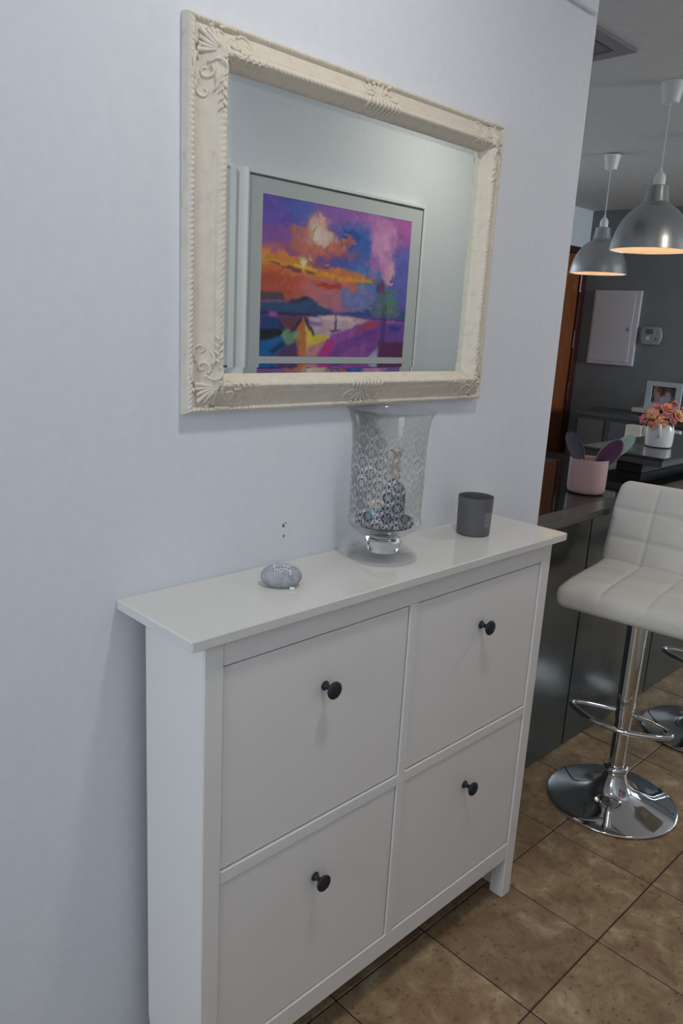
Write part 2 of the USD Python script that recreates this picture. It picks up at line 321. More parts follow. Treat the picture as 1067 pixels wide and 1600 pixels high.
struct('trim_1', [box(.20, 1.284, -.014, -.0005, 2.226, HC-.001, .003)], M['wall'], 'flat white boxing high on the hall wall, ending just short of the corner')

# floor: 30.8 cm tiles laid square to the wall
TS, G = .308, .0034
fl = thing('floor', 'brown mottled square floor tiles with dark grout', None, kind='structure')
obj('grout', box(-2.52, 6.0, -3.15, 2.62, -.06, -.0030), M['grout'], fl)
base_tile = box(-TS/2+G/2, TS/2-G/2, -TS/2+G/2, TS/2-G/2, -.012, 0, .0018)
GX, GY = 1.060, -.142
rng = random.Random(4)
rest = []
for i in range(-12, 17):
    for j in range(-10, 9):
        cx, cy = GX+(i+.5)*TS, GY+(j+.5)*TS
        if not (-2.4 < cx-TS/2+.05 and cx+TS/2 < 6.2 and -3.2 < cy and cy < 2.6): continue
        near = -.3 < cx < 3.5 and -1.3 < cy < .35
        m = at(rot(base_tile, rng.choice((0, PI/2, PI)), (0, 0, 1)), cx, cy, rng.uniform(-.0006, 0))
        if near: obj('tile', m, M['tile'], fl, smooth=False)
        else: rest.append(m)
obj('tile_field', trimesh.util.concatenate(rest), M['tile'], fl, smooth=False, kind='stuff')

# ------------------------------------------------------------ shoe cabinet
cb = thing('shoe_cabinet', 'slim white shoe cabinet with four tilt-out doors against the wall', 'shoe cabinet')
XA, XB, YF, YK = .0336, 1.0364, -.2050, -.0300
obj('top', box(0, 1.07, -.2225, -.0008, .991, 1.010, .0022), M['cab_top'], cb)
for x0, x1 in ((XA, .0722), (.9952+.003, XB)):
    obj('post', box(x0, x1, YF, YF+.0414, 0, .9908, .0025), M['cab'], cb)
for x0, x1 in ((XA+.003, XA+.018), (XB-.018, XB-.003)):
    prof = np.array([(YF+.0414, .006), (YK-.030, .006), (YK, .165), (YK, .9906), (YF+.0414, .9906)])
    from shapely.geometry import Polygon as _Poly
    m = trimesh.creation.extrude_polygon(_Poly(prof), x1-x0, engine='earcut')
    m.vertices = np.stack([m.vertices[:, 2]+x0, m.vertices[:, 0], m.vertices[:, 1]], 1); m.fix_normals()
    obj('side_panel', m, M['cab'], cb, smooth=20)
def xrail(z0, z1, x0=.0722, x1=.9980, y0=YF+.0010, y1=YF+.022): return box(x0, x1, y0, y1, z0, z1, .0012)
obj('rail', xrail(.9440, .9908), M['cab'], cb)
for x0, x1 in ((.0722, .5215), (.5436, .9980)):
    obj('rail', xrail(.5425, .5665, x0, x1), M['cab'], cb)
obj('rail', xrail(.1213, .1695), M['cab'], cb)
obj('divider', box(.5215, .5436, YF+.0006, YF+.022, .1695, .9440, .001), M['cab'], cb)
obj('inner_box', box(.0722, .9980, YF+.024, YK-.006, .165, .985), M['gap'], cb)
knob_prof = smooth_profile([(0.0068, -.0005), (.0090, 0.0), (.0088, .0022), (.0060, .0048), (.0048, .009), (.0052, .014), (.0085, .0185), (.0142, .0212), (.0165, .0245), (.0158, .0275), (.0105, .0300), (.0, .0308)], 5)
knob_prof = np.vstack([[0, -.0005], knob_prof])
kn = lathe(knob_prof, 40)
kn = rot(kn, PI/2, (1, 0, 0))                       # axis along -y
for (x0, x1) in ((.0722, .5215), (.5436, .9980)):
    for (z0, z1) in ((.5665, .9440), (.1695, .5425)):
        d = obj('door', box(x0+.0013, x1-.0024, YF+.0042, YF+.020, z0+.0030, z1-.0034, .0012), M['cab'], cb)
        kx = (.2975 if x0 < .3 else .7725); kz = .8405 if z0 > .5 else .4395
        obj('knob', at(kn, kx, YF+.0033, kz), M['knob'], d, smooth=50, label='dark metal mushroom knob')

# ------------------------------------------------------------ mirror with the ornate cream frame
OX0, OX1, OZ0, OZ1 = .1220, .9420, 1.3125, 1.9130
IX0, IX1, IZ0, IZ1 = .1985, .8690, 1.3795, 1.8465
YG = -.012
mr = thing('wall_mirror', 'landscape wall mirror in an ornate carved antique cream frame', 'mirror')
PT = np.array([0, .012, .05, .10, .16, .19, .22, .30, .42, .52, .56, .60, .66, .72, .78, .82, .88, .93, .965, 1.0])
PH = np.array([.002, .012, .0195, .0225, .0205, .0165, .0175, .0195, .0245, .0310, .0335, .0330, .0375, .0400, .0385, .0330, .0265, .0215, .0185, .0125])
def fh(t): return np.interp(t, PT, PH)
def frame_side(A, B, a, b, nu, nv):
    """one mitred rail: outer edge A-B, inner edge a-b, as (x, z)"""
    s = np.linspace(0, 1, nu); t = np.r_[0, np.linspace(.012, 1, nv-1)]
    S, T = np.meshgrid(s, t, indexing='ij')
    O = A+(B-A)*S[..., None]; I = a+(b-a)*S[..., None]; P = O+(I-O)*T[..., None]
    run = np.linalg.norm(B-A)*S
    h = fh(T)
    h = h+.0011*np.exp(-((T-.10)/.05)**2)*np.sin(run*2*PI/.0085+T*26)       # beaded outer rope
    h = h+.0008*np.exp(-((T-.72)/.07)**2)*np.sin(run*2*PI/.011+T*38)         # twisted ridge
    h = h+.0009*np.exp(-((T-.955)/.025)**2)*np.sin(run*2*PI/.0055)           # fine inner bead
    h = h+.0012*(meshkit.noise(np.stack([P[..., 0]*70, P[..., 1]*70, P[..., 0]*0], -1), 3)-.5)*(T > .02)
    V = np.stack([P[..., 0], -h, P[..., 1]], -1)
    bk = np.stack([O[:, 0, 0], np.full(nu, -.0003), O[:, 0, 1]], -1)[:, None]
    bk2 = np.stack([I[:, 0, 0], np.full(nu, -.0003), I[:, 0, 1]], -1)[:, None]
    V = np.concatenate([bk, V, bk2, bk], 1); n2 = V.shape[1]
    i, j = np.meshgrid(np.arange(nu-1), np.arange(n2-1), indexing='ij')
    q = np.stack([i*n2+j, (i+1)*n2+j, (i+1)*n2+j+1, i*n2+j+1], -1).reshape(-1, 4)
    m = trimesh.Trimesh(V.reshape(-1, 3), np.vstack([q[:, [0, 1, 2]], q[:, [0, 2, 3]]]), process=False)
    if m.face_normals[len(m.faces)//3].dot([0, -1, 0]) < 0: m.invert()
    return m
oc = [np.array(p) for p in ((OX0, OZ0), (OX1, OZ0), (OX1, OZ1), (OX0, OZ1))]
ic = [np.array(p) for p in ((IX0, IZ0), (IX1, IZ0), (IX1, IZ1), (IX0, IZ1))]
for k in range(4):
    L = np.linalg.norm(oc[(k+1) % 4]-oc[k])
    obj('frame_rail', frame_side(oc[k], oc[(k+1) % 4], ic[k], ic[(k+1) % 4], int(L/.0018), 44), M['cream'], mr, smooth=True)
# bevelled plate
bv, tb = .012, .0030
gx0, gx1, gz0, gz1 = IX0-.002, IX1+.002, IZ0-.002, IZ1+.002
V = [(gx0, YG+tb, gz0), (gx1, YG+tb, gz0), (gx1, YG+tb, gz1), (gx0, YG+tb, gz1)]
V2 = [(gx0, YG+.0004, gz0), (gx1, YG+.0004, gz0), (gx1, YG+.0004, gz1), (gx0, YG+.0004, gz1)]
V3 = [(gx0+bv, YG, gz0+bv), (gx1-bv, YG, gz0+bv), (gx1-bv, YG, gz1-bv), (gx0+bv, YG, gz1-bv)]
obj('mirror_glass', trimesh.convex.convex_hull(np.array(V+V2+V3)), M['mirror'], mr, smooth=False)
# carved ornaments: tapered strokes that follow the moulding
def frame_height(x, z):
    """height of the plain moulding above the wall at (x, z)"""
    tl, tr = (x-OX0)/(IX0-OX0), (OX1-x)/(OX1-IX1); tb_, tt = (z-OZ0)/(IZ0-OZ0), (OZ1-z)/(OZ1-IZ1)
    return fh(np.clip(np.minimum(np.minimum(tl, tr), np.minimum(tb_, tt)), .03, .99))
def stroke(pts2, r0_, r1_, mapf, lift=.0002, n=26, bulge=0.):
    c = smooth_profile(pts2, 6); 
    k = np.linspace(0, 1, len(c)); rad = (r0_+(r1_-r0_)*k)+bulge*np.sin(PI*k)
    x, z = mapf(c[:, 0], c[:, 1])
    y = -(frame_height(x, z)+lift)
    return tube(np.stack([x, y, z], 1), np.maximum(rad, .0005), 8)
def spiral(cx, cy, ra, rb, a0, a1, n=22):
    a = np.linspace(a0, a1, n); r = np.linspace(ra, rb, n)
    return np.stack([cx+r*np.cos(a), cy+r*np.sin(a)], 1)[::2]
def corner_strokes(sc=1.0):
    S = []
    mm = .001*sc
    for k in range(-3, 4):                                          # shell at the very corner
        an = math.radians(225+k*17); L = 40 if k % 2 == 0 else 34
        S.append(([(50+6*math.cos(an), 50+6*math.sin(an)), (50+L*.6*math.cos(an), 50+L*.6*math.sin(an)), (50+L*math.cos(an), 50+L*math.sin(an))], 1.6, 4.2, 1.0))
    half = []
    half.append((spiral(30, 82, 3, 13, 5.2, -1.2), 1.7, 3.0, .6))
    half.append(([(34, 69), (46, 62), (56, 66), (60, 78), (55, 86)], 3.0, 1.8, .8))
    half.append(([(20, 92), (14, 104), (18, 116), (28, 120), (33, 113), (28, 108)], 2.8, 1.5, .4))
    half.append(([(44, 88), (46, 100), (40, 112)], 3.2, 1.0, 1.2))
    half.append(([(12, 58), (9, 72), (10, 90)], 3.2, 1.5, .5))
    half.append(([(22, 46), (17, 58), (20, 68)], 3.4, 1.2, .8))
    half.append((spiral(57, 64, 2, 8, 0, 5.4), 1.6, 2.4, .3))
    for q in range(7):                                              # sprig along the ridge
        z0 = 92+q*6.5; s = 1 if q % 2 else -1
        half.append(([(54, z0), (54+s*4, z0+4), (54+s*7, z0+9)], 2.2, 1.0, .9))
    half.append(([(54, 84), (54, 105), (54, 140)], 1.8, 1.0, 0))
    for c, a, b, bl in half:
        c = np.asarray(c, float); S.append((c, a, b, bl)); S.append((c[:, ::-1], a, b, bl))
    return [(np.asarray(c, float)*mm, a*mm, b*mm, bl*mm) for c, a, b, bl in S]
CS = corner_strokes(.95)
for (cx, cz, sx, sz) in ((OX0, OZ0, 1, 1), (OX1, OZ0, -1, 1), (OX1, OZ1, -1, -1), (OX0, OZ1, 1, -1)):
    mapf = lambda a, b, cx=cx, cz=cz, sx=sx, sz=sz: (cx+sx*a, cz+sz*b)
    obj('corner_ornament', [stroke(c, a, b, mapf, bulge=bl) for c, a, b, bl in CS], M['cream'], mr, smooth=True)
def mid_strokes():
    S = []
    for k in range(-4, 5):                                          # row of upright leaves on the ridge
        S.append(([(k*9, 36+abs(k)*1.4), (k*9.4+.8*k, 48), (k*10, 62-abs(k)*1.0)], 3.0, 1.6, 1.6))
    for k in range(-2, 3):                                          # fan above it
        an = math.radians(-90+k*28)
        S.append(([(5*math.cos(an), 34+5*math.sin(an)), (16*math.cos(an), 34+16*math.sin(an)), (29*math.cos(an), 34+27*math.sin(an))], 1.8, 3.6, 1.2))
    for s in (-1, 1):
        c = spiral(30, 20, 3, 11, 0, 5.2); c[:, 0] *= s; S.append((c, 1.5, 2.6, .4))
        S.append(([(s*22, 34), (s*36, 36), (s*46, 30), (s*48, 20), (s*42, 15)], 2.8, 1.5, .6))
    return [(np.asarray(c, float)*.001, a*.001, b*.001, bl*.001) for c, a, b, bl in S]
MS = mid_strokes()
cxm = (OX0+OX1)/2
obj('centre_ornament', [stroke(c, a, b, lambda p, q: (cxm+p, OZ1-q), bulge=bl) for c, a, b, bl in MS], M['cream'], mr, smooth=True)
obj('centre_ornament', [stroke(c, a, b, lambda p, q: (cxm+p, OZ0+q), bulge=bl) for c, a, b, bl in MS], M['cream'], mr, smooth=True)

# ------------------------------------------------------------ framed prints across the hall (seen in the mirror)
def lin(c): c = np.asarray(c, float)/255.; return np.where(c <= .04045, c/12.92, ((c+.055)/1.055)**2.4)
def sunset(nu, nv):
    """plain abstract sunset over water in broad dabs: colours on an nv x nu grid, v downwards"""
    U, Vv = np.meshgrid(np.linspace(0, 1, nu), np.linspace(0, 1, nv), indexing='xy')
    P3 = np.stack([U*6, Vv*6, U*0], -1)
    w1 = meshkit.fbm(P3, 4, 11)-.5; w2 = meshkit.fbm(P3+5.3, 4, 12)-.5
    r_ = np.random.default_rng(3); pts = r_.random((620, 2)); pts[:, 0] *= 1.42
    from scipy.spatial import cKDTree
    uv = np.stack([(U+.02*w1)*1.42+.5*(Vv-.5)*.25, (Vv+.02*w2)*1.25], -1).reshape(-1, 2)
    idx = cKDTree(pts*np.array([1, 1.25])).query(uv)[1].reshape(nv, nu)          # dabs of the brush
    da, db, dc = r_.random(len(pts))-.5, r_.random(len(pts))-.5, r_.random(len(pts))-.5
    u, v = U+.05*w1+.040*da[idx], Vv+.05*w2+.034*db[idx]
    C = np.zeros((nv, nu, 3)); C[:] = (112, 88, 188)
    def lay(m, col):
        nonlocal C
        m = np.clip(m, 0, 1)[..., None]; C = C*(1-m)+np.array(col, float)*m
    sm = lambda d, s: 1/(1+np.exp(-np.clip(d/s, -40, 40)))
    def blob(cu, cv, ru, rv, col, s=.10, a=1.):
        lay(a*sm(1-np.hypot((u-cu)/ru, (v-cv)/rv), s), col)
    def poly(pts_, col, s=.004, a=1., k=.25):
        uu, vv = U+k*(u-U), Vv+k*(v-Vv)
        m = np.ones_like(U); n = len(pts_)
        inside = np.zeros_like(U, bool); dist = np.full_like(U, 9.)
        for i in range(n):
            (x0, y0), (x1, y1) = pts_[i], pts_[(i+1) % n]
            t = np.clip(((uu-x0)*(x1-x0)+(vv-y0)*(y1-y0))/((x1-x0)**2+(y1-y0)**2+1e-9), 0, 1)
            dist = np.minimum(dist, np.hypot(uu-x0-t*(x1-x0), vv-y0-t*(y1-y0)))
            if y0 != y1: inside ^= ((y0 > vv) != (y1 > vv)) & (uu < (x1-x0)*(vv-y0)/(y1-y0)+x0)
        lay(a*sm(np.where(inside, dist, -dist), s), col)
    # sky
    blob(.05, .10, .30, .18, (118, 92, 196)); blob(.30, .05, .18, .09, (92, 112, 206)); blob(.42, .02, .14, .07, (132, 104, 204))
    blob(.75, .06, .42, .16, (160, 104, 190)); blob(.95, .14, .16, .18, (186, 104, 180)); blob(.70, .12, .16, .12, (190, 122, 196))
    blob(.62, .27, .20, .18, (70, 112, 202)); blob(.55, .20, .09, .06, (54, 96, 190)); blob(.93, .40, .16, .22, (112, 110, 200)); blob(.70, .45, .14, .14, (90, 130, 210))
    blob(.10, .26, .22, .09, (152, 96, 178)); blob(.13, .33, .26, .05, (204, 116, 150)); blob(.36, .30, .26, .05, (170, 100, 150))
    blob(.32, .24, .14, .09, (228, 128, 110)); blob(.42, .25, .10, .05, (222, 130, 112)); blob(.24, .20, .06, .06, (214, 128, 130)); blob(.33, .16, .075, .10, (236, 176, 160)); blob(.37, .20, .06, .05, (246, 206, 196)); blob(.33, .12, .045, .055, (244, 190, 176)); blob(.34, .18, .03, .06, (250, 222, 208))
    blob(.55, .21, .05, .035, (206, 112, 124)); blob(.50, .19, .03, .02, (226, 140, 120))
    blob(.10, .46, .30, .11, (232, 116, 66)); blob(.14, .56, .26, .08, (208, 92, 74)); blob(.30, .52, .20, .12, (216, 98, 72)); blob(.42, .44, .30, .045, (238, 140, 92)); blob(.06, .38, .16, .05, (240, 150, 80))
    blob(.46, .55, .22, .09, (214, 122, 132)); blob(.50, .62, .24, .07, (206, 128, 146)); blob(.44, .51, .12, .016, (204, 72, 66)); blob(.63, .58, .12, .10, (136, 138, 206)); blob(.58, .50, .07, .03, (224, 130, 116))
    blob(.80, .14, .10, .12, (206, 138, 196)); blob(.79, .24, .065, .12, (220, 158, 208)); blob(.83, .34, .055, .10, (216, 150, 204)); blob(.85, .42, .03, .09, (234, 176, 206)); blob(.73, .34, .04, .06, (186, 126, 200))
    poly([(.0, .385), (.20, .40), (.34, .425), (.50, .445), (.72, .452), (.73, .470), (.55, .475), (.34, .455), (.18, .418), (.0, .398)], (246, 172, 52))
    poly([(.05, .405), (.14, .420), (.24, .425), (.235, .452), (.16, .440), (.05, .412)], (128, 74, 84), .003, .9, .5); poly([(.27, .432), (.33, .437), (.33, .448), (.28, .446)], (134, 70, 80), .003, .9)
    blob(.265, .375, .035, .035, (250, 206, 130), .2); blob(.262, .395, .020, .030, (255, 244, 190), .2); poly([(.20, .397), (.34, .418), (.33, .427), (.20, .406)], (255, 226, 104), .004)
    # far shore and tree
    poly([(0, .585), (.10, .590), (.135, .595), (.15, .645), (0, .650)], (92, 84, 98), .003); poly([(0, .640), (.16, .640), (.14, .655), (0, .652)], (176, 112, 140), .003)
    poly([(0, .660), (.16, .650), (.22, .620), (.28, .600), (.32, .612), (.36, .650), (.43, .675), (.46, .700), (.40, .712), (0, .712)], (66, 92, 142), .003); poly([(.17, .645), (.28, .598), (.30, .612), (.20, .652)], (58, 52, 82), .003, .8)
    poly([(.48, .698), (.60, .682), (.68, .680), (.68, .655), (.71, .650), (.72, .670), (.76, .672), (.76, .705), (.60, .708)], (52, 92, 150), .003); poly([(.90, .665), (1., .655), (1., .715), (.90, .715)], (56, 92, 150), .003)
    poly([(.80, .455), (.83, .445), (.87, .50), (.90, .56), (.94, .60), (.97, .665), (.95, .700), (.86, .715), (.74, .690), (.72, .650), (.78, .580)], (104, 120, 144), .006, .95, .8); blob(.87, .57, .05, .05, (92, 148, 142)); blob(.84, .64, .06, .04, (112, 146, 134)); blob(.81, .50, .03, .05, (118, 78, 116))
    poly([(.60, .715), (1., .722), (1., .732), (.80, .728), (.60, .722)], (54, 46, 84), .003); poly([(0, .712), (.45, .706), (.46, .722), (.26, .740), (0, .738)], (52, 48, 92), .004, .9)
    # water and foreground planes
    poly([(0, .735), (.26, .735), (.48, .712), (1., .732), (1., 1.), (0, 1.)], (152, 92, 176))
    poly([(.28, .735), (.48, .712), (.72, .735), (.70, .775), (.52, .845), (.36, .900), (.30, .800)], (224, 188, 208)); poly([(.36, .715), (.62, .722), (.60, .748), (.40, .745)], (238, 208, 206)); poly([(.30, .765), (.40, .775), (.38, .790), (.32, .790)], (150, 118, 190))
    poly([(.46, .845), (.64, .775), (.72, .765), (.60, .850), (.48, .985), (.34, 1.), (.42, .900)], (176, 92, 184)); poly([(.64, .775), (.76, .740), (.84, .745), (.76, .820), (.62, .860)], (166, 84, 150)); poly([(.70, .745), (.80, .742), (.76, .790), (.67, .790)], (196, 76, 112), .005, .8)
    poly([(.38, 1.), (.42, .900), (.48, .880), (.46, .950), (.44, 1.)], (212, 58, 148)); poly([(.44, 1.), (.50, .900), (.62, .850), (.80, .770), (.80, .900), (.72, 1.)], (142, 80, 174)); poly([(.52, 1.), (.60, .930), (.72, .900), (.70, 1.)], (164, 92, 178)); poly([(.62, .870), (.80, .780), (.81, .795), (.63, .890)], (120, 70, 170), .004, .8)
    poly([(.80, .750), (1., .745), (1., .880), (.80, .890)], (124, 84, 178)); poly([(.88, .770), (.97, .765), (.96, .800), (.89, .805)], (74, 68, 160)); poly([(.80, .890), (1., .880), (1., 1.), (.80, 1.)], (112, 52, 104)); poly([(.72, 1.), (.80, .930), (.80, 1.)], (186, 190, 214))
    poly([(.28, .770), (.34, .850), (.44, .850), (.42, .895), (.32, .935), (.28, 1.)], (242, 214, 84)); poly([(.30, .930), (.42, .890), (.36, 1.), (.28, 1.)], (226, 150, 164)); poly([(.225, .800), (.265, .730), (.280, .745), (.285, 1.), (.235, 1.)], (226, 126, 74)); poly([(.27, .735), (.29, .730), (.34, .850), (.33, .855)], (66, 54, 80), .003)
    poly([(0, .735), (.11, .745), (.16, .840), (.0, .880)], (44, 78, 146)); poly([(0, .830), (.12, .815), (.15, .850), (.06, .900), (0, .905)], (34, 40, 52)); poly([(.10, .742), (.265, .738), (.17, .850)], (120, 72, 92)); poly([(.12, .770), (.17, .850), (.25, .745), (.26, .760), (.17, .868), (.11, .780)], (58, 44, 62), .003)
    blob(.17, .870, .055, .050, (130, 168, 136)); blob(.22, .845, .03, .03, (150, 176, 120)); poly([(0, .905), (.13, .860), (.17, .930), (.08, 1.), (0, 1.)], (28, 112, 184)); poly([(.06, .960), (.14, .900), (.16, .925), (.08, .985)], (40, 62, 108)); poly([(.16, .930), (.22, .895), (.24, 1.), (.10, 1.)], (96, 66, 116))
    poly([(.05, .712), (.10, .712), (.10, .742), (.05, .742)], (196, 106, 190), .004); poly([(.86, .725), (.92, .725), (.92, .742), (.86, .742)], (196, 112, 196), .004)
    for x in (.815, .838): poly([(x, .62), (x+.008, .62), (x+.005, .90), (x-.004, .90)], (66, 44, 92), .003, .8)
    poly([(.478, .700), (.484, .700), (.486, .815), (.476, .815)], (70, 52, 88), .002, .9); poly([(.445, .818), (.520, .812), (.470, .832)], (70, 52, 88), .003, .9)
    C = C*(1+.10*dc[idx][..., None]+.05*(meshkit.noise(np.stack([U*90, Vv*34, U*0], -1), 4)-.5)[..., None])
    return lin(np.clip(C, 0, 255))
def flat_print(parent, name, x0, x1, z0, z1, y, cols, facing=1):
    """grid in the plane y, seen from +y (facing 1) or from -y; cols rows run from the top down"""
    nv, nu = cols.shape[:2]
    X, Z = np.meshgrid(np.linspace(x0, x1, nu), np.linspace(z1, z0, nv), indexing='xy')
    V = np.stack([X, np.full_like(X, y), Z], -1).reshape(-1, 3)
    i, j = np.meshgrid(np.arange(nv-1), np.arange(nu-1), indexing='ij')
    q = np.stack([i*nu+j, i*nu+j+1, (i+1)*nu+j+1, (i+1)*nu+j], -1).reshape(-1, 4)
    f = np.vstack([q[:, [0, 1, 2]], q[:, [0, 2, 3]]])
    m = usdkit.mesh(stage, path_of(parent)+'/'+numbered(path_of(parent), name), (V, f if facing > 0 else f[:, ::-1]), M['print'])
    vertex_color(m, cols.reshape(-1, 3)); return m
YV = 2*YG                                    # mirror image: y -> YV - y
YP = YV-1.251                                # plane of the print
pf = thing('framed_print', 'tall white framed pair of colourful sunset prints reflected in the mirror', 'picture')
FX0, FX1, FZT, FZB = 1.1700, 2.1880, 1.9830, .640
fd0, fd1 = -1.2995, YP+.010
obj('backing', box(FX0+.006, FX1-.006, fd0+.002, YP-.003, FZB+.006, FZT-.006), M['mat_board'], pf)
cols = sunset(400, 284)
PX0, PX1 = 1.2795, 2.1050
mt = [box(FX0+.03, PX0, YP-.0028, YP+.0012, FZB+.03, FZT-.016), box(PX1, FX1-.010, YP-.0028, YP+.0012, FZB+.03, FZT-.016),
      box(PX0, PX1, YP-.0028, YP+.0012, 1.909, FZT-.016), box(PX0, PX1, YP-.0028, YP+.0012, 1.3005, 1.3275), box(PX0, PX1, YP-.0028, YP+.0012, FZB+.03, .725)]
obj('mat', mt, M['mat_board'], pf, label='pale grey mat with two openings')
obj('fillet', [box(FX0+.03, FX1-.010, YP+.0012, YP+.0035, FZT-.019, FZT-.013), box(FX1-.014, FX1-.010, YP+.0012, YP+.0035, FZB+.03, FZT-.019)], M['dark_line'], pf, label='thin dark line inside the frame')
flat_print(pf, 'print', PX0, PX1, 1.3275, 1.909, YP, cols)
flat_print(pf, 'print', PX0, PX1, .725, 1.3005, YP, np.concatenate([cols[-52:][::-1], cols[52:]], 0))
for (x0, x1, z0, z1) in ((FX1-.012, FX1, FZB, FZT), (FX0+.034, FX1-.012, FZT-.014, FZT), (FX0+.034, FX1-.012, FZB, FZB+.034)):
    obj('frame_member', box(x0, x1, fd0, fd1, z0, z1, .002), M['pic_white'], pf)
pm = [(FX0-.012, fd0), (FX0-.012, fd0+.014), (FX0+.026, fd1+.010), (FX0+.034, fd1+.008), (FX0+.034, fd0)]
obj('frame_member', trimesh.convex.convex_hull(np.array([(x, y, z) for x, y in pm for z in (FZB, FZT)])), M['pic_white'], pf)
# neighbouring pale panel with its white edge
sp = thing('picture_frame', 'pale grey picture in a white frame left of the sunset prints, seen in the mirror', 'picture')
for (x0, x1, z0, z1) in ((.655, .6995, 1.23, 1.983), (.70, 1.1003, 1.9555, 1.983)):
    obj('frame_member', box(x0, x1, -1.2995, -1.255, z0, z1, .006), M['pic_white'], sp)
obj('panel_board', box(.70, 1.100, -1.2995, -1.262, 1.30, 1.955, .002), M['mat_board'], sp)
obj('frame_member', box(1.1005, 1.1500, -1.2995, -1.255, 1.23, 1.983, .006), M['pic_white'], sp)
obj('frame_member', trimesh.convex.convex_hull(np.array([(x, y, z) for y in (-1.2995, -1.245) for x, z in ((.70, 1.23), (1.1003, 1.23), (1.1003, 1.299), (1.085, 1.262), (.70, 1.262))])), M['pic_white'], sp)

# ------------------------------------------------------------ things on the cabinet
ZT = 1.0101
# pebble
st = thing('pebble', 'smooth grey pebble lettered with white words on the left of the cabinet top', 'stone', (.2665, -.1060, ZT), -.70)
v = trimesh.creation.icosphere(5, 1.0); P = np.array(v.vertices)
P = P*np.array([.0372, .0270, .0228]); P[:, 2] = np.where(P[:, 2] < -.017, -.017-(P[:, 2]+.017)*.05, P[:, 2]); P[:, 2] += .0185
P *= (1+.07*(meshkit.noise(P*38+7, 2)-.5)+.012*(meshkit.fbm(P*230, 3, 4)-.5))[:, None]
P[:, 2] -= P[:, 2].min(); v.vertices = P
obj('body', v, M['stone'], st, smooth=True)
def drape(text, h, u, w, tilt):
    """lettering laid on the pebble's upper side"""
    t = meshkit.text_mesh(text, h, .0010); 
    t = t.subdivide_to_size(.0016); q = np.array(t.vertices); cx = (q[:, 0].max()+q[:, 0].min())/2
    a = q[:, 0]-cx; b = q[:, 1]; top = q[:, 2] > .0005
    X = u+a*math.cos(tilt)-b*math.sin(tilt); Y = w+a*math.sin(tilt)+b*math.cos(tilt)
    rr = np.clip(1-(X/.0375)**2-(Y/.0275)**2, .03, 1); Z = .0185+.0232*np.sqrt(rr)+np.where(top, .0007, -.0012)
    t.vertices = np.stack([X, Y, Z], 1); return t
obj('lettering', [drape('Sweet', .0084, .0015, -.0125, .0), drape('Home', .0084, .0030, -.0222, .0)], M['white_ink'], st, smooth=False, label='white engraved words')
obj('tag', rot(box(.018, .027, -.0250, -.0195, .0006, .0050, .0006), -.1, (0, 0, 1)), M['paper'], st, label='small white tag under the pebble')

# hurricane vase
VX, VY = .5492, -.0930
va = thing('hurricane_vase', 'tall clear glass footed hurricane vase printed with white lace pattern', 'vase', (VX, VY, ZT))
foot = lathe(np.vstack([[0, 0], smooth_profile([(.066, 0), (.0705, .0015), (.0712, .004), (.069, .0062), (.050, .0085), (.034, .0115), (.0305, .014)], 5), [0, .014]]), 72)
obj('foot', foot, M['frost_glass'], va, smooth=40)
stem = lathe(np.vstack([[0, .0142], smooth_profile([(.0300, .0142), (.0315, .018), (.0325, .024), (.0345, .027), (.0365, .032), (.0372, .037), (.035, .042), (.031, .0455), (.0300, .048)], 5), [0, .048]]), 64)
obj('stem', stem, M['glass'], va, smooth=40)
outer = smooth_profile([(.0320, .0490), (.046, .0510), (.0600, .0565), (.0700, .0630), (.0750, .0715), (.0768, .0790), (.0745, .0850), (.0728, .0920), (.0735, .1200), (.0745, .170), (.0750, .215), (.0765, .255), (.0800, .280), (.0855, .296), (.0905, .3035)], 6)
inner = outer.copy(); inner[:, 0] -= .0022; inner[:, 1] += np.where(outer[:, 1] < .07, .0022, .0)
inner = inner[inner[:, 0] > .002]
prof = np.vstack([[0, .0490], outer, [outer[-1, 0]-.0010, outer[-1, 1]+.0011], inner[::-1], [0, inner[0, 1]]])
obj('bowl', lathe(prof, 96), M['thin_glass'], va, smooth=40)
# white lace print on the glass: fine grid whose colour says where the print is
nth, nz = 900, 440
zl = np.linspace(.078, .298, nz); rl = np.interp(zl, outer[:, 1], outer[:, 0])+.0004
TH, ZZ = np.meshgrid(np.arange(nth)*2*PI/nth, zl, indexing='ij')
RR = np.broadcast_to(rl, TH.shape)
def lace(th, z):
    Wc, Hc = 2*PI/12, .0420
    out = np.zeros_like(th)
    for (ou, ov) in ((0, 0), (.5, .5)):
        a = ((th/Wc+ou+.5) % 1-.5)*2*PI/9*.0745; b = (((z-.078)/Hc+ov+.5) % 1-.5)*.0560       # metres within the cell
        r = np.hypot(a, b); t = np.arctan2(b, a)
        f = (np.abs(r-.0036-.0012*np.cos(6*t)) < .00075) | (r < .0013)
        f |= (np.abs(r-.0082-.0018*np.cos(6*t)) < .0008)
        for s in (-1, 1):
            for k in (-1, 1):
                px, py = a-s*.0135, b-k*.0125; q = np.hypot(px, py); tt = np.arctan2(py, px)
                f |= (q < .0036+.0013*np.cos(5*tt+k)) & ~(q < .0012)
                px, py = a-s*.0070, b-k*.0195; q = np.hypot(px, py); tt = np.arctan2(py, px)*s
                f |= np.abs(q-.0016-.0009*(tt+PI)) < .00065
                px, py = a-s*.0185, b-k*.0040; q = np.hypot(px, py); tt = np.arctan2(py, px)*k
                f |= np.abs(q-.0012-.0007*(tt+PI)) < .0006
            f |= np.abs(np.abs(a)-.0020-.0035*np.abs(np.sin(b*150))) < .0006
            px, py = a, b-s*.0160; q = np.hypot(px/.75, py); tt = np.arctan2(py*s, px)
            f |= (q < .0048*(.55+.45*np.sin(tt))+.0012*np.cos(4*tt))
        out = np.maximum(out, f.astype(float))
    return out
mk = lace(TH, ZZ)
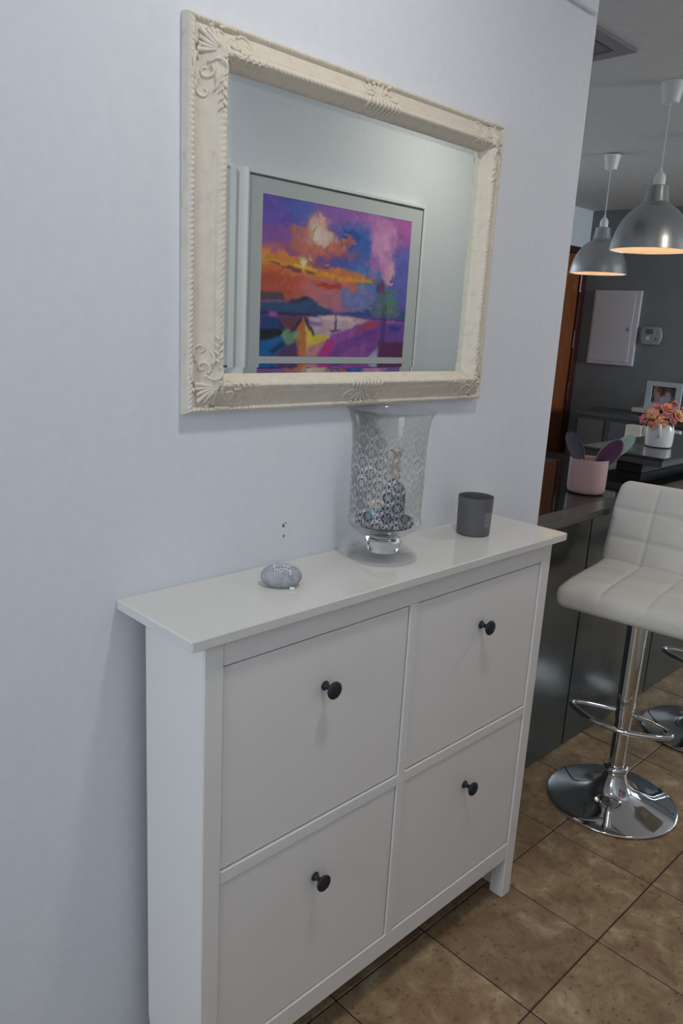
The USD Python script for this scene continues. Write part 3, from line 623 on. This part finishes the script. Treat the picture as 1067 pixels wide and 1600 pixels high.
wear = meshkit.fbm(np.stack([np.cos(TH)*4, np.sin(TH)*4, ZZ*30], -1), 3, 8)
mk = mk*np.clip(1.5*wear-.12, 0, .85)*np.clip((.300-ZZ)/.10, .22, 1)
Vv = np.stack([RR*np.cos(TH), RR*np.sin(TH), ZZ], -1).reshape(-1, 3)
i, j = np.meshgrid(np.arange(nth), np.arange(nz-1), indexing='ij')
q = np.stack([i*nz+j, ((i+1) % nth)*nz+j, ((i+1) % nth)*nz+j+1, i*nz+j+1], -1).reshape(-1, 4)
lm = usdkit.mesh(stage, str(va.GetPath())+'/lace_print', (Vv, np.vstack([q[:, [0, 1, 2]], q[:, [0, 2, 3]]])), M['lace'], smooth=True)
vertex_color(lm, np.repeat(mk.reshape(-1, 1), 3, 1)); tag(lm, 'white lace pattern printed on the glass')
# inside the vase
zi = ZT+inner[0, 1]+.0002
ci = thing('candle', 'flat charcoal candle in the bottom of the glass vase', 'candle', (VX, VY, ZT+.0672))
obj('wax', lathe(np.vstack([[0, 0], smooth_profile([(.050, 0), (.0585, .0035), (.0600, .010), (.0590, .0150), (.055, .0165)], 4), [0, .0160]]), 48), M['candle_dark'], ci, smooth=40)
obj('wick', tube([(-.028, .022, .016), (-.028, .022, .0195), (-.0275, .0225, .022)], .0009, 6), M['bottle'], ci)
bo = thing('stoppered_bottle', 'small slate bottle with a tall pale wooden stopper inside the vase', 'bottle', (VX+.022, VY-.002, ZT+.0838))
obj('body', lathe(np.vstack([[0, 0], smooth_profile([(.0215, 0), (.0230, .003), (.0230, .046), (.0220, .056), (.016, .066), (.0095, .072), (.0085, .080)], 5), [0, .080]]), 40), M['bottle'], bo, smooth=40)
obj('stopper', lathe(np.vstack([[0, .0802], smooth_profile([(.0100, .0802), (.0085, .100), (.0080, .122), (.0092, .132), (.0125, .135), (.0130, .139), (.0095, .142)], 5), [0, .142]]), 32), M['cork'], bo, smooth=40)
cd = thing('patterned_box', 'small teal and peach box standing inside the vase', 'box', (VX-.026, VY+.010, ZT+.0838), -.7)
obj('body', box(-.012, .012, -.007, .007, 0, .022, .001), M['teal'], cd)
obj('lid', box(-.010, .010, -.0075, .0075, .0223, .0380, .001), M['peach'], cd)

# grey jar candle
jc = thing('jar_candle', 'grey frosted glass jar candle on the right of the cabinet top', 'candle', (.8665, -.0900, ZT))
jar = np.vstack([[0, .0], smooth_profile([(.0355, 0), (.0378, .0022), (.0385, .006), (.0395, .040), (.0408, .086), (.0404, .0885), (.0393, .0885)], 4), [(.0385, .085), (.0372, .010), (0, .0095)]])
obj('jar', lathe(jar, 64), M['candle_glass'], jc, smooth=40)
obj('wax', lathe([(0, .0098), (.0368, .0098), (.0380, .062), (.0380, .0625), (.030, .0630), (0, .0632)], 48), M['candle_wax'], jc)
obj('wick', tube([(0, 0, .063), (.0004, 0, .070), (.0010, 0, .075)], .0010, 6), M['candle_dark'], jc)
def wrap(a0, a1, z0, z1, off, n=14):
    a = np.linspace(a0, a1, n); V = []
    for z in (z0, z1):
        r = np.interp(z, [.006, .040, .086], [.0385, .0395, .0408])
        for rr in (r+.0001, r+off): V.append(np.stack([rr*np.cos(a), rr*np.sin(a), np.full(n, z)], 1))
    A, B, Cc, D = V; allv = np.vstack([A, B, Cc, D]); F = []
    for i in range(n-1):
        for (p, q_) in ((n, 3*n), (3*n, 2*n), (2*n, 0), (0, n)):
            F += [[p+i, p+i+1, q_+i+1], [p+i, q_+i+1, q_+i]]
    for e in (0, n-1): F += [[e, n+e, 3*n+e], [e, 3*n+e, 2*n+e]]
    m = trimesh.Trimesh(allv, np.array(F), process=False); m.fix_normals(); return m
va0 = math.atan2(CAM[1]+.09, CAM[0]-.8665)                        # direction of the viewer's side of the jar
lb = obj('label', wrap(va0+.62, va0+1.40, .022, .058, .0005), M['label_grey'], jc, smooth=40, label='grey paper label with faint lines')
for z in (.0520, .0450, .0385, .0300, .0262):
    obj('line', wrap(va0+.70, va0+1.28-(.15 if z < .04 else 0), z, z+.0022, .0008), M['label_ink'], lb, smooth=40)

# ------------------------------------------------------------ bar counter
BX0, BX1, BZ = 1.312, 4.05, .912
ba = thing('bar_counter', 'long bar counter with grey glass front panels and glossy black top', 'counter')
obj('carcass', box(BX0, BX1-.01, .112, .61, 0.001, .885), M['joint'], ba)
jx = [BX0, 1.832, 2.502, 3.172, BX1]
for a, b in zip(jx[:-1], jx[1:]):
    obj('panel', box(a+(.004 if a > BX0 else 0), b-.004, .100, .1118, .004, .885, .001), M['panel'], ba)
obj('top', box(BX0, BX1, .1295, .660, .8865, BZ, .002), M['bar_black'], ba)
obj('edge_band', box(BX0, BX1, .055, .1290, .8865, BZ-.0003, .002), M['bar_band'], ba, label='grey stone band along the front of the top')
# raised shelf on the bar
sh = thing('raised_shelf', 'raised dark glass serving shelf on a black plinth standing on the bar', 'shelf', (0, 0, 0))
SZ = 1.000
obj('glass_top', box(2.538, 3.45, .178, .556, SZ-.010, SZ, .002), M['shelf_top'], sh)
obj('edge_frame', [box(2.550, 3.44, .190, .545, SZ-.040, SZ-.0102, .002)], M['shelf_edge'], sh)
obj('plinth', box(2.605, 3.38, .295, .410, BZ+.0002, SZ-.0402, .002), M['joint'], sh)

# utensil pot
PXc, PYc = 2.012, .232
up_ = thing('utensil_pot', 'dusty pink oval ceramic utensil pot on the black bar top', 'pot', (PXc, PYc, BZ+.0002))
pp = np.vstack([[0, 0], smooth_profile([(.052, 0), (.062, .004), (.0665, .014), (.0680, .040), (.0685, .120), (.0675, .1235), (.0655, .1225)], 5), [(.0645, .118), (.0640, .012), (0, .010)]])
obj('body', lathe(pp, 64), M['pink'], up_, smooth=40)
vr = np.array([rt[0], rt[1], 0]); vr /= np.linalg.norm(vr)              # across the view, level
vd = np.array([-vr[1], vr[0], 0])
def spoon(name, label, mat_head, mat_edge, base, tip, w, L, curve):
    """silicone spoon from base (in the pot) to the tip of its head; w half width, L head length"""
    t = thing(name, label, 'utensil', (PXc, PYc, BZ))
    b, e = np.array(base), np.array(tip); ax = (e-b)/np.linalg.norm(e-b)
    side = np.cross(ax, -vd); side /= np.linalg.norm(side); nrm = np.cross(side, ax)
    neck = e-ax*L
    obj('handle', tube([b, b+(neck-b)*.5, neck+ax*L*.12], [.0055, .0055, .0075], 10), M['cork'], t)
    m = trimesh.creation.icosphere(4, 1.0); P = np.array(m.vertices)
    s = P[:, 0]; prof = w*np.where(s > 0, 1, (1-.35*(-s)**1.6))
    X = (s+1)/2*L; Y = P[:, 1]*prof; Z = P[:, 2]*.0055+curve*(Y/w)**2*.010-curve*.006*np.sin(PI*np.clip((s+1)/2, 0, 1))
    Vw = neck+X[:, None]*ax+Y[:, None]*side+Z[:, None]*nrm
    m.vertices = Vw; obj('head', m, mat_head, t, smooth=True)
    a = np.linspace(0, 2*PI, 60, endpoint=False); s = np.cos(a); yv = np.sin(a)*w*np.where(s > 0, 1, 1-.35*np.abs(s)**1.6)
    rim = neck+((s+1)/2*L)[:, None]*ax+yv[:, None]*side+(curve*(yv/w)**2*.010-curve*.006*np.sin(PI*(s+1)/2))[:, None]*nrm
    obj('rim', tube(rim, .0024, 6, True), mat_edge, t, smooth=True)
    return t
spoon('spoon', 'dark slate silicone spoon leaning left in the pink pot', M['sil_gray'], M['sil_purple'], vr*.030+np.array([0, 0, .016]), -vr*.080+vd*.03+np.array([0, 0, .213]), .026, .125, 1)
spoon('spoon', 'aubergine silicone spoon leaning right in the pink pot', M['sil_purple'], M['sil_taupe'], -vr*.040-vd*.02+np.array([0, 0, .016]), vr*.098-vd*.025+np.array([0, 0, .200]), .034, .135, 1)
spoon('spoon', 'mint green silicone spoon leaning far right in the pink pot', M['sil_mint'], M['sil_mint'], -vr*.048+vd*.015+np.array([0, 0, .018]), vr*.162+vd*.030+np.array([0, 0, .212]), .025, .125, 1)

# jug with a bunch of faux roses
JX, JY = 2.868, .352
jg = thing('jug', 'white ceramic jug on the raised glass shelf', 'jug', (JX, JY, SZ+.0002))
jp = np.vstack([[0, 0], smooth_profile([(.050, 0), (.0585, .003), (.0620, .012), (.0640, .045), (.0635, .080), (.0595, .100), (.0585, .108), (.0615, .1150), (.0605, .1165), (.0580, .1150)], 5), [(.0550, .106), (.0595, .060), (.0570, .010), (0, .008)]])
jp = jp*np.array([.93, .95]); jm = lathe(jp, 64)
dirv = -(vr*.30+vd*.95); dirv = -vd*.9-vr*.42; dirv /= np.linalg.norm(dirv); an = math.atan2(dirv[1], dirv[0])
obj('body', jm, M['jug'], jg, smooth=40)
hp = smooth_profile([(.052, .099), (.068, .102), (.077, .090), (.076, .074), (.069, .060), (.057, .052)], 6)
obj('handle', tube(np.stack([hp[:, 0]*math.cos(an), hp[:, 0]*math.sin(an), hp[:, 1]], 1), .0078, 12), M['jug'], jg, smooth=True)
bq = thing('rose_bouquet', 'bunch of coral and pink faux roses in the white jug', 'flowers', (JX, JY, SZ+.098))
rng = np.random.default_rng(6)
def bloom(c, r, seed, face):
    """whorls of cupped petals round a bud"""
    g = np.random.default_rng(seed); parts = []
    for ring, (n, rad, tilt, sz) in enumerate(((3, .22, .25, .55), (4, .42, .55, .72), (5, .62, .95, .85), (6, .78, 1.35, .95))):
        for k in range(n):
            a = 2*PI*(k+.5*(ring % 2))/n+g.uniform(-.2, .2)
            uu, ww = np.meshgrid(np.linspace(-1, 1, 6), np.linspace(0, 1, 6), indexing='ij')
            wdt = np.sin(PI*(.12+.80*ww))*.62*sz
            x = uu*wdt; out = (ww**1.4)*math.sin(tilt)*sz*.9+.18*rad-.22*(uu**2)*wdt; h = ww*math.cos(tilt)*sz+.06*np.cos(uu*3)+ .18*(ww**3)*0
            X = out*math.cos(a)-x*math.sin(a); Y = out*math.sin(a)+x*math.cos(a)
            Vp = np.stack([X, Y, h-.25], -1).reshape(-1, 3)*r
            i, j = np.meshgrid(np.arange(5), np.arange(5), indexing='ij')
            q = np.stack([i*6+j, (i+1)*6+j, (i+1)*6+j+1, i*6+j+1], -1).reshape(-1, 4)
            parts.append(trimesh.Trimesh(Vp, np.vstack([q[:, [0, 1, 2]], q[:, [0, 2, 3]]]), process=False))
    core = trimesh.creation.icosphere(2, .30*r); parts.append(at(core, 0, 0, .08*r))
    m = trimesh.util.concatenate(parts); f = np.array(face)/np.linalg.norm(face)
    m.apply_transform(trimesh.geometry.align_vectors([0, 0, 1], f)); m.apply_translation(c); return m
spots = [(-.060, -.030, .052, .031, 'rose_c'), (-.086, -.008, .026, .026, 'rose_b'), (-.022, -.056, .022, .031, 'rose_c'), (.010, -.025, .078, .036, 'rose_a'), (.050, .000, .098, .024, 'rose_b'),
         (.058, -.045, .050, .032, 'rose_c'), (.094, -.010, .062, .030, 'rose_b'), (.100, -.030, .020, .025, 'rose_a'), (-.030, .000, .078, .026, 'rose_b'), (-.060, -.048, .004, .021, 'rose_a'), (.020, .045, .075, .029, 'rose_c'), (-.044, .045, .052, .028, 'rose_a'),
         (-.002, -.040, .050, .024, 'rose_b'), (.030, -.055, .028, .022, 'rose_b'), (-.045, -.010, .030, .026, 'rose_b'), (.070, .030, .045, .028, 'rose_a')]
for k, (a, b, z, r, mt_) in enumerate(spots):
    c = vr*a+vd*b+np.array([0, 0, z]); f = vr*a*1.0+vd*(b-.05)*1.0+np.array([0, 0, .035+z*.6])
    obj('bloom', bloom(c, r, 20+k, f), M[mt_], bq, smooth=True)
    obj('stem', tube([(vr*a+vd*b)*.25+np.array([0, 0, -.05]), c*.62+np.array([0, 0, -.002]), c], .0016, 6), M['leaf'], bq)
def leaf_mesh(c, d, L, w, seed):
    g = np.random.default_rng(seed); d = np.array(d, float); d /= np.linalg.norm(d)
    s = np.cross(d, [0, 0, 1.0]); s /= np.linalg.norm(s); n = np.cross(s, d)
    uu, ww = np.meshgrid(np.linspace(0, 1, 9), np.linspace(-1, 1, 5), indexing='ij')
    wd = w*np.sin(PI*uu**.8)
    Vp = np.array(c)+(uu*L)[..., None]*d+(ww*wd)[..., None]*s+(-.25*L*uu**2+.25*wd*np.abs(ww))[..., None]*n
    i, j = np.meshgrid(np.arange(8), np.arange(4), indexing='ij'); q = np.stack([i*5+j, (i+1)*5+j, (i+1)*5+j+1, i*5+j+1], -1).reshape(-1, 4)
    F = np.vstack([q[:, [0, 1, 2]], q[:, [0, 2, 3]]]); V0 = Vp.reshape(-1, 3)
    return trimesh.Trimesh(np.vstack([V0, V0-n*.0005]), np.vstack([F, F[:, ::-1]+len(V0)]), process=False)
for k in range(24):
    a = (-1+2*(k % 8)/7)*.085; b = -.055+.045*(k//8)+rng.uniform(-.01, .01)
    d = vr*a*8+vd*(b)*9+np.array([0, 0, rng.uniform(-.25, .55)])
    obj('leaf', leaf_mesh(vr*a*.45+vd*b*.5+np.array([0, 0, .010+.012*(k % 3)]), d, rng.uniform(.045, .065), rng.uniform(.010, .015), k), M['leaf_gold' if k in (0, 1, 9, 5) else 'leaf'], bq, smooth=True)

# ------------------------------------------------------------ bar stools
def cushion(sx, sy, sz, r, cols_, rows_, depth, step=.0055, puff=.0042):
    m = rounded(sx, sy, sz, r, step); v = np.array(m.vertices); nrm = np.array(m.vertex_normals)
    wgt = np.clip(v[:, 2]/(sz/2), 0, 1)**1.5
    d = np.zeros(len(v))
    for k in range(1, cols_): d -= depth*np.exp(-((v[:, 1]-(-sy/2+k*sy/cols_))/.0050)**2)
    for k in range(1, rows_): d -= depth*np.exp(-((v[:, 0]-(-sx/2+k*sx/rows_))/.0050)**2)
    d += puff*np.abs(np.sin(PI*(v[:, 1]/sy+.5)*cols_))*np.abs(np.sin(PI*(v[:, 0]/sx+.5)*rows_))
    m.vertices = v+nrm*(d*wgt)[:, None]; return m
def make_stool(label, loc, rz, seat_z):
    t = thing('bar_stool', label, 'bar stool', loc, rz)
    base = np.vstack([[0, .0005], smooth_profile([(.198, .0005), (.2035, .003), (.2030, .008), (.190, .0125), (.150, .022), (.105, .033), (.070, .048), (.048, .070), (.038, .092), (.034, .105)], 6), [0, .105]])
    obj('base', lathe(base, 96), M['chrome'], t, smooth=40)
    obj('collar', lathe(np.vstack([[0, .1052], smooth_profile([(.034, .1052), (.0385, .110), (.0390, .122), (.036, .130), (.030, .133)], 4), [0, .133]]), 48), M['chrome'], t, smooth=40)
    obj('column', lathe([(0, .1332), (.0250, .1332), (.0250, .299), (0, .299)], 48), M['chrome'], t, smooth=40)
    obj('sleeve', lathe([(0, .2995), (.0275, .2995), (.0275, .330), (.0262, .332), (.0262, .336), (.0285, .338), (.0315, seat_z-.070), (0, seat_z-.070)], 48), M['chrome'], t, smooth=40)
    loop = smooth_profile([(.012, .028), (.000, .075), (-.020, .135), (-.040, .156), (-.066, .146), (-.100, .090), (-.118, .035), (-.120, -.035), (-.100, -.090), (-.066, -.146), (-.040, -.156), (-.020, -.135), (.000, -.075), (.012, -.028)], 6)
    obj('foot_rest', tube(np.stack([loop[:, 0], loop[:, 1], np.full(len(loop), .312)], 1), .0085, 12), M['chrome'], t, smooth=50)
    obj('lever', tube([(0, -.025, seat_z-.078), (.02, -.10, seat_z-.080), (.03, -.18, seat_z-.072), (.03, -.205, seat_z-.066)], .006, 10), M['chrome'], t, smooth=50)
    obj('seat_plate', box(-.10, .10, -.10, .10, seat_z-.0698, seat_z-.060, .002), M['chrome'], t)
    s = cushion(.40, .405, .072, .031, 3, 3, .0050); v = np.array(s.vertices)
    fr = np.clip((-v[:, 0]-.06)/.14, 0, 1); v[:, 2] -= .012*fr**2                       # waterfall front
    bk = np.clip((v[:, 0]-.10)/.10, 0, 1); v[:, 2] += .012*bk**2
    s.vertices = v
    obj('seat', at(s, .0, 0, seat_z-.020), M['leather'], t, smooth=True)
    b = cushion(.290, .405, .058, .028, 3, 3, .0045)                                     # backrest: x is its height
    v = np.array(b.vertices); v = np.stack([-v[:, 2], v[:, 1], v[:, 0]], 1)
    tp = np.clip(v[:, 2]/.145, -1, 1); v[:, 1] *= 1-.06*np.clip(tp, 0, 1)**3; v[:, 0] += .010*tp
    b.vertices = v; b.fix_normals()
    b = rot(b, .26, (0, 1, 0), (0, 0, -.145))
    obj('backrest', at(b, .188, 0, seat_z+.138), M['leather'], t, smooth=True)
    rimp = []
    return t
s1 = make_stool('white quilted bar stool with chrome base nearest the shoe cabinet', (1.656, -.184, 0), math.radians(7), .735)
s2 = copy_of(s1, (2.345, -.190, 0), math.radians(6), 'second bar stool further along the bar, its chrome base behind the first')

# ------------------------------------------------------------ pendant lamps
def make_pendant(label, loc):
    t = thing('pendant_lamp', label, 'lamp', loc)                    # base of the thing: centre of the rim
    H = HC-loc[2]
    dome_ = smooth_profile([(.0535, .196), (.0640, .186), (.090, .168), (.118, .138), (.142, .098), (.158, .052), (.1655, .014), (.1680, .0)], 6)
    shell = np.vstack([[(0, .262), (.0410, .262), (.0430, .260)], [(.0455, .235), (.0520, .1985)], dome_, [(.1668, -.0010), (.1655, .0)], dome_[::-1][1:]-np.array([.0018, .0018]), [(.050, .1900), (.0430, .235), (0, .2585)]])
    obj('shade', lathe(dome_shell(shell), 96), M['alu'], t, smooth=40)
    lin_ = np.vstack([dome_-np.array([.0026, .0030]), ])
    lin_ = lin_[lin_[:, 1] > .002]
    obj('lining', lathe(np.vstack([[(0, .188), (.048, .188)], lin_, lin_[::-1]-np.array([.0004, .0]), [(.0476, .1876), (0, .1876)]]), 96), M['shade_inner'], t, smooth=40, label='cream inside of the shade')
    obj('socket', lathe(np.vstack([[0, .2622], smooth_profile([(.0235, .2622), (.0240, .288), (.0225, .300), (.0165, .311), (.0075, .320), (.0045, .335)], 5), [0, .335]]), 32), M['white_plastic'], t, smooth=40)
    obj('cord', tube([(0, 0, .334), (0.001, .0005, (H-.07+.334)/2), (0, 0, H-.068)], .0026, 8), M['cord'], t)
    obj('ceiling_rose', lathe(np.vstack([[0, H-.080], [(.030, H-.080), (.0335, H-.077), (.0465, H-.006), (.0470, H-.0005), (0, H-.0005)]]), 40), M['white_plastic'], t, smooth=40)
    obj('bulb', at(trimesh.creation.icosphere(3, .030), 0, 0, .115), M['bulb'], t, smooth=True)
    obj('lamp_holder', lathe([(0, .144), (.018, .144), (.018, .186), (0, .186)], 24), M['white_plastic'], t)
    return t
def dome_shell(p): return p
p1 = make_pendant('grey metal pendant lamp hanging nearest over the bar', (2.801, .489, 1.838))
p2 = copy_of(p1, (3.904, 1.312, 1.830), 0, 'grey metal pendant lamp furthest back, in front of the wooden door')
p3 = copy_of(p1, (3.745, .515, 1.838), 0, 'grey metal pendant lamp whose rim just enters at the right edge of the photo')
# recessed downlights of the hall ceiling (above the frame)
def downlight(label, x, y, power, color):
    t = thing('ceiling_downlight', label, 'lamp', (x, y, HC))
    obj('trim_ring', lathe([(.072, -.0005), (.072, -.004), (.088, -.006), (.092, -.003), (.092, -.0005), (.072, -.0005)], 48), M['white_plastic'], t, smooth=40)
    l = UsdLux.DiskLight.Define(stage, str(t.GetPath()) + '/light'); l.AddTranslateOp().Set(Gf.Vec3d(0, 0, -.003))
    l.CreateRadiusAttr(.070); l.CreateIntensityAttr(power); l.CreateColorAttr(Gf.Vec3f(*color))
downlight('recessed ceiling spot over the bar stool end of the hall', 2.20, -.76, L_D1, (1.0, .90, .76))
downlight('recessed ceiling spot over the middle of the hall', .30, -.66, L_D2, (1.0, .96, .90))
# ceiling vent
cv = thing('ceiling_vent', 'square recessed ceiling vent panel by the wall corner', 'vent', (0, 0, 0))
vx0, vx1, vy0, vy1 = 1.80, 2.366, .437, 1.00
t_ = .060
obj('frame', [box(vx0, vx1, vy0, vy0+t_, HC-.009, HC-.0005, .003), box(vx0, vx1, vy1-t_, vy1, HC-.009, HC-.0005, .003), box(vx0, vx0+t_, vy0+t_, vy1-t_, HC-.009, HC-.0005, .003), box(vx1-t_, vx1, vy0+t_, vy1-t_, HC-.009, HC-.0005, .003)], M['vent_frame'], cv)
obj('panel', box(vx0+t_+.010, vx1-t_-.010, vy0+t_+.010, vy1-t_-.010, HC-.006, HC-.0006, .002), M['vent_dark'], cv)

# ------------------------------------------------------------ against the grey wall
fb = thing('fuse_box', 'white metal fuse box door on the grey wall', 'fuse box')
fy0, fy1, fz0, fz1 = 1.940, 2.362, 1.225, 1.846
obj('casing', [box(XR-.030, XR-.0005, fy0, fy1, fz0, fz1, .003)], M['fuse_white'], fb)
fdm = obj('door', box(XR-.036, XR-.0302, fy0+.045, fy1-.020, fz0+.030, fz1-.025, .002), M['fuse_white'], fb)
obj('handle', lathe([(0, 0), (.022, 0), (.022, .003), (.006, .008), (0, .008)], 24).apply_transform(trimesh.transformations.rotation_matrix(-PI/2, (0, 1, 0))).apply_translation((XR-.0361, fy0+.066, 1.53)), M['silver_frame'], fdm)
al = thing('alarm_panel', 'rounded beige wall thermostat with small screen right of the fuse box', 'thermostat')
am = rounded(.030, .190, .150, .0149, .008); v = np.array(am.vertices); v[:, 1] *= 1-.30*np.abs(v[:, 2]/.075)**2.2; am.vertices = v
obj('body', at(am, XR-.016, 1.815, 1.485), M['alarm'], al, smooth=True)
obj('screen', box(XR-.0335, XR-.0312, 1.795, 1.862, 1.500, 1.540, .001), M['screen'], al)
obj('button', lathe([(0, 0), (.016, 0), (.016, .003), (0, .004)], 20).apply_transform(trimesh.transformations.rotation_matrix(-PI/2, (0, 1, 0))).apply_translation((XR-.0312, 1.835, 1.465)), M['fuse_white'], al)
obj('button', lathe([(0, 0), (.009, 0), (.009, .003), (0, .004)], 16).apply_transform(trimesh.transformations.rotation_matrix(-PI/2, (0, 1, 0))).apply_translation((XR-.0300, 1.765, 1.462)), M['screen'], al)
# long sideboard
sbx = 5.40
sb = thing('sideboard', 'long dark grey sideboard along the grey wall', 'sideboard')
obj('top', box(sbx, XR-.002, -.4, 2.175, .815, .855, .004), M['side_dark'], sb)
obj('body', box(sbx+.03, XR-.004, -.38, 2.14, .08, .8148, .003), M['side_dark'], sb)
for y0, y1, mm_ in ((1.905, 2.135, 'side_front'), (1.66, 1.845, 'side_blue'), (1.20, 1.64, 'side_front'), (.70, 1.19, 'side_front')):
    d = obj('door', box(sbx+.010, sbx+.0298, y0, y1, .10, .790, .003), M[mm_], sb)
    if mm_ == 'side_blue':
        obj('handle', tube([(sbx-.002, y0+.035, .50), (sbx-.004, y0+.035, .64), (sbx-.002, y0+.035, .785)], .010, 10), M['chrome'], d, label='upright chrome bar handle')
obj('plinth', box(sbx+.06, XR-.01, -.36, 2.12, .001, .0798), M['side_dark'], sb)
cs = thing('shelf_board', 'cream display ledge standing on the sideboard', 'shelf', (0, 0, 0))
obj('board', box(5.62, XR-.003, .4, 1.780, .872, .905, .003), M['cream_wood'], cs)
obj('foot', box(5.66, 5.84, 1.66, 1.70, .8552, .8718), M['cream_wood'], cs); obj('foot', box(5.66, 5.84, .6, .64, .8552, .8718), M['cream_wood'], cs)
def photo_frame(label, y0, y1, z0, z1, x, seed):
    t = thing('photo_frame', label, 'photo frame')
    bdr = .048
    for (a, b, c, d) in ((y0, y0+bdr, z0, z1), (y1-bdr, y1, z0, z1), (y0+bdr, y1-bdr, z1-bdr*.8, z1), (y0+bdr, y1-bdr, z0, z0+bdr)):
        obj('frame', box(x-.012, x+.010, a, b, c, d, .002), M['silver_frame'], t)
    obj('backing', box(x+.001, x+.009, y0+bdr, y1-bdr, z0+bdr, z1-bdr*.8), M['side_dark'], t)
    n1, n2 = 44, 34
    A, B = np.meshgrid(np.linspace(0, 1, n1), np.linspace(0, 1, n2), indexing='xy')
    Cc = np.zeros((n2, n1, 3)); Cc[:] = (70, 62, 52); Cc += (meshkit.noise(np.stack([A*9, B*7, A*0], -1), seed)[..., None]-.5)*70*np.array([1, .95, .7])
    for (cu, cv, ru, rv, col) in ((.16, .30, .10, .34, (146, 122, 88)), (.86, .75, .10, .25, (120, 112, 78)), (.25, .62, .12, .36, (176, 132, 138)), (.25, .22, .06, .12, (118, 66, 58)), (.46, .78, .10, .30, (178, 166, 172)), (.42, .36, .07, .20, (92, 42, 36)),
                                  (.68, .60, .14, .36, (172, 160, 176)), (.68, .18, .06, .12, (116, 74, 64)), (.45, 1.0, .5, .12, (150, 158, 166))):
        k = 1/(1+np.exp(-(1-np.hypot((A-cu)/ru, (B-cv)/rv))/.10)); Cc = Cc*(1-k[..., None])+np.array(col)*k[..., None]
    yy = y1-bdr-(y1-y0-2*bdr)*A; zz = (z1-bdr*.8)-(z1-z0-bdr*1.8)*B
    V_ = np.stack([np.full_like(yy, x), yy, zz], -1).reshape(-1, 3)
    i, j = np.meshgrid(np.arange(n2-1), np.arange(n1-1), indexing='ij'); q = np.stack([i*n1+j, (i+1)*n1+j, (i+1)*n1+j+1, i*n1+j+1], -1).reshape(-1, 4)
    m = usdkit.mesh(stage, str(t.GetPath())+'/photo', (V_, np.vstack([q[:, [0, 1, 2]], q[:, [0, 2, 3]]])), M['print'])
    vertex_color(m, lin(np.clip(Cc, 0, 255).reshape(-1, 3))); return t
photo_frame('silver photo frame with a family snapshot on the cream ledge', 1.420, 1.712, .9055, 1.130, 5.70, 3)
photo_frame('second silver photo frame at the right edge, behind the flowers', 1.100, 1.385, .9055, 1.090, 5.74, 9)
# bench before the wooden door
bn = thing('bench', 'low dark topped tan bench in front of the wooden door', 'bench')
obj('seat', box(5.02, 5.385, 1.70, 2.44, .430, .472, .004), M['side_dark'], bn)
obj('apron', box(5.03, 5.375, 1.72, 2.42, .34, .4298, .003), M['tan'], bn)
for a, b in ((5.04, 1.74), (5.32, 1.74), (5.04, 2.36), (5.32, 2.36)):
    obj('leg', box(a, a+.05, b, b+.05, 0.0005, .3398, .003), M['tan'], bn)
# cream chair seen past the jug
ct = thing('dining_chair', 'cream wooden chair behind the white jug', 'chair')
obj('backrest', box(4.92, 5.00, 1.36, 1.475, .700, .842, .004), M['cream_wood'], ct)
obj('backrest', box(4.94, 4.98, 1.12, 1.355, .800, .842, .004), M['cream_wood'], ct)
for y0 in (1.09, 1.435):
    obj('leg', box(4.945, 4.985, y0, y0+.035, .0005, .6995 if y0 > 1.2 else .842, .003), M['cream_wood'], ct)
    obj('leg', box(4.56, 4.60, y0, y0+.035, .0005, .4395, .003), M['cream_wood'], ct)
obj('seat', box(4.55, 4.94, 1.09, 1.47, .44, .47, .004), M['cream_wood'], ct)
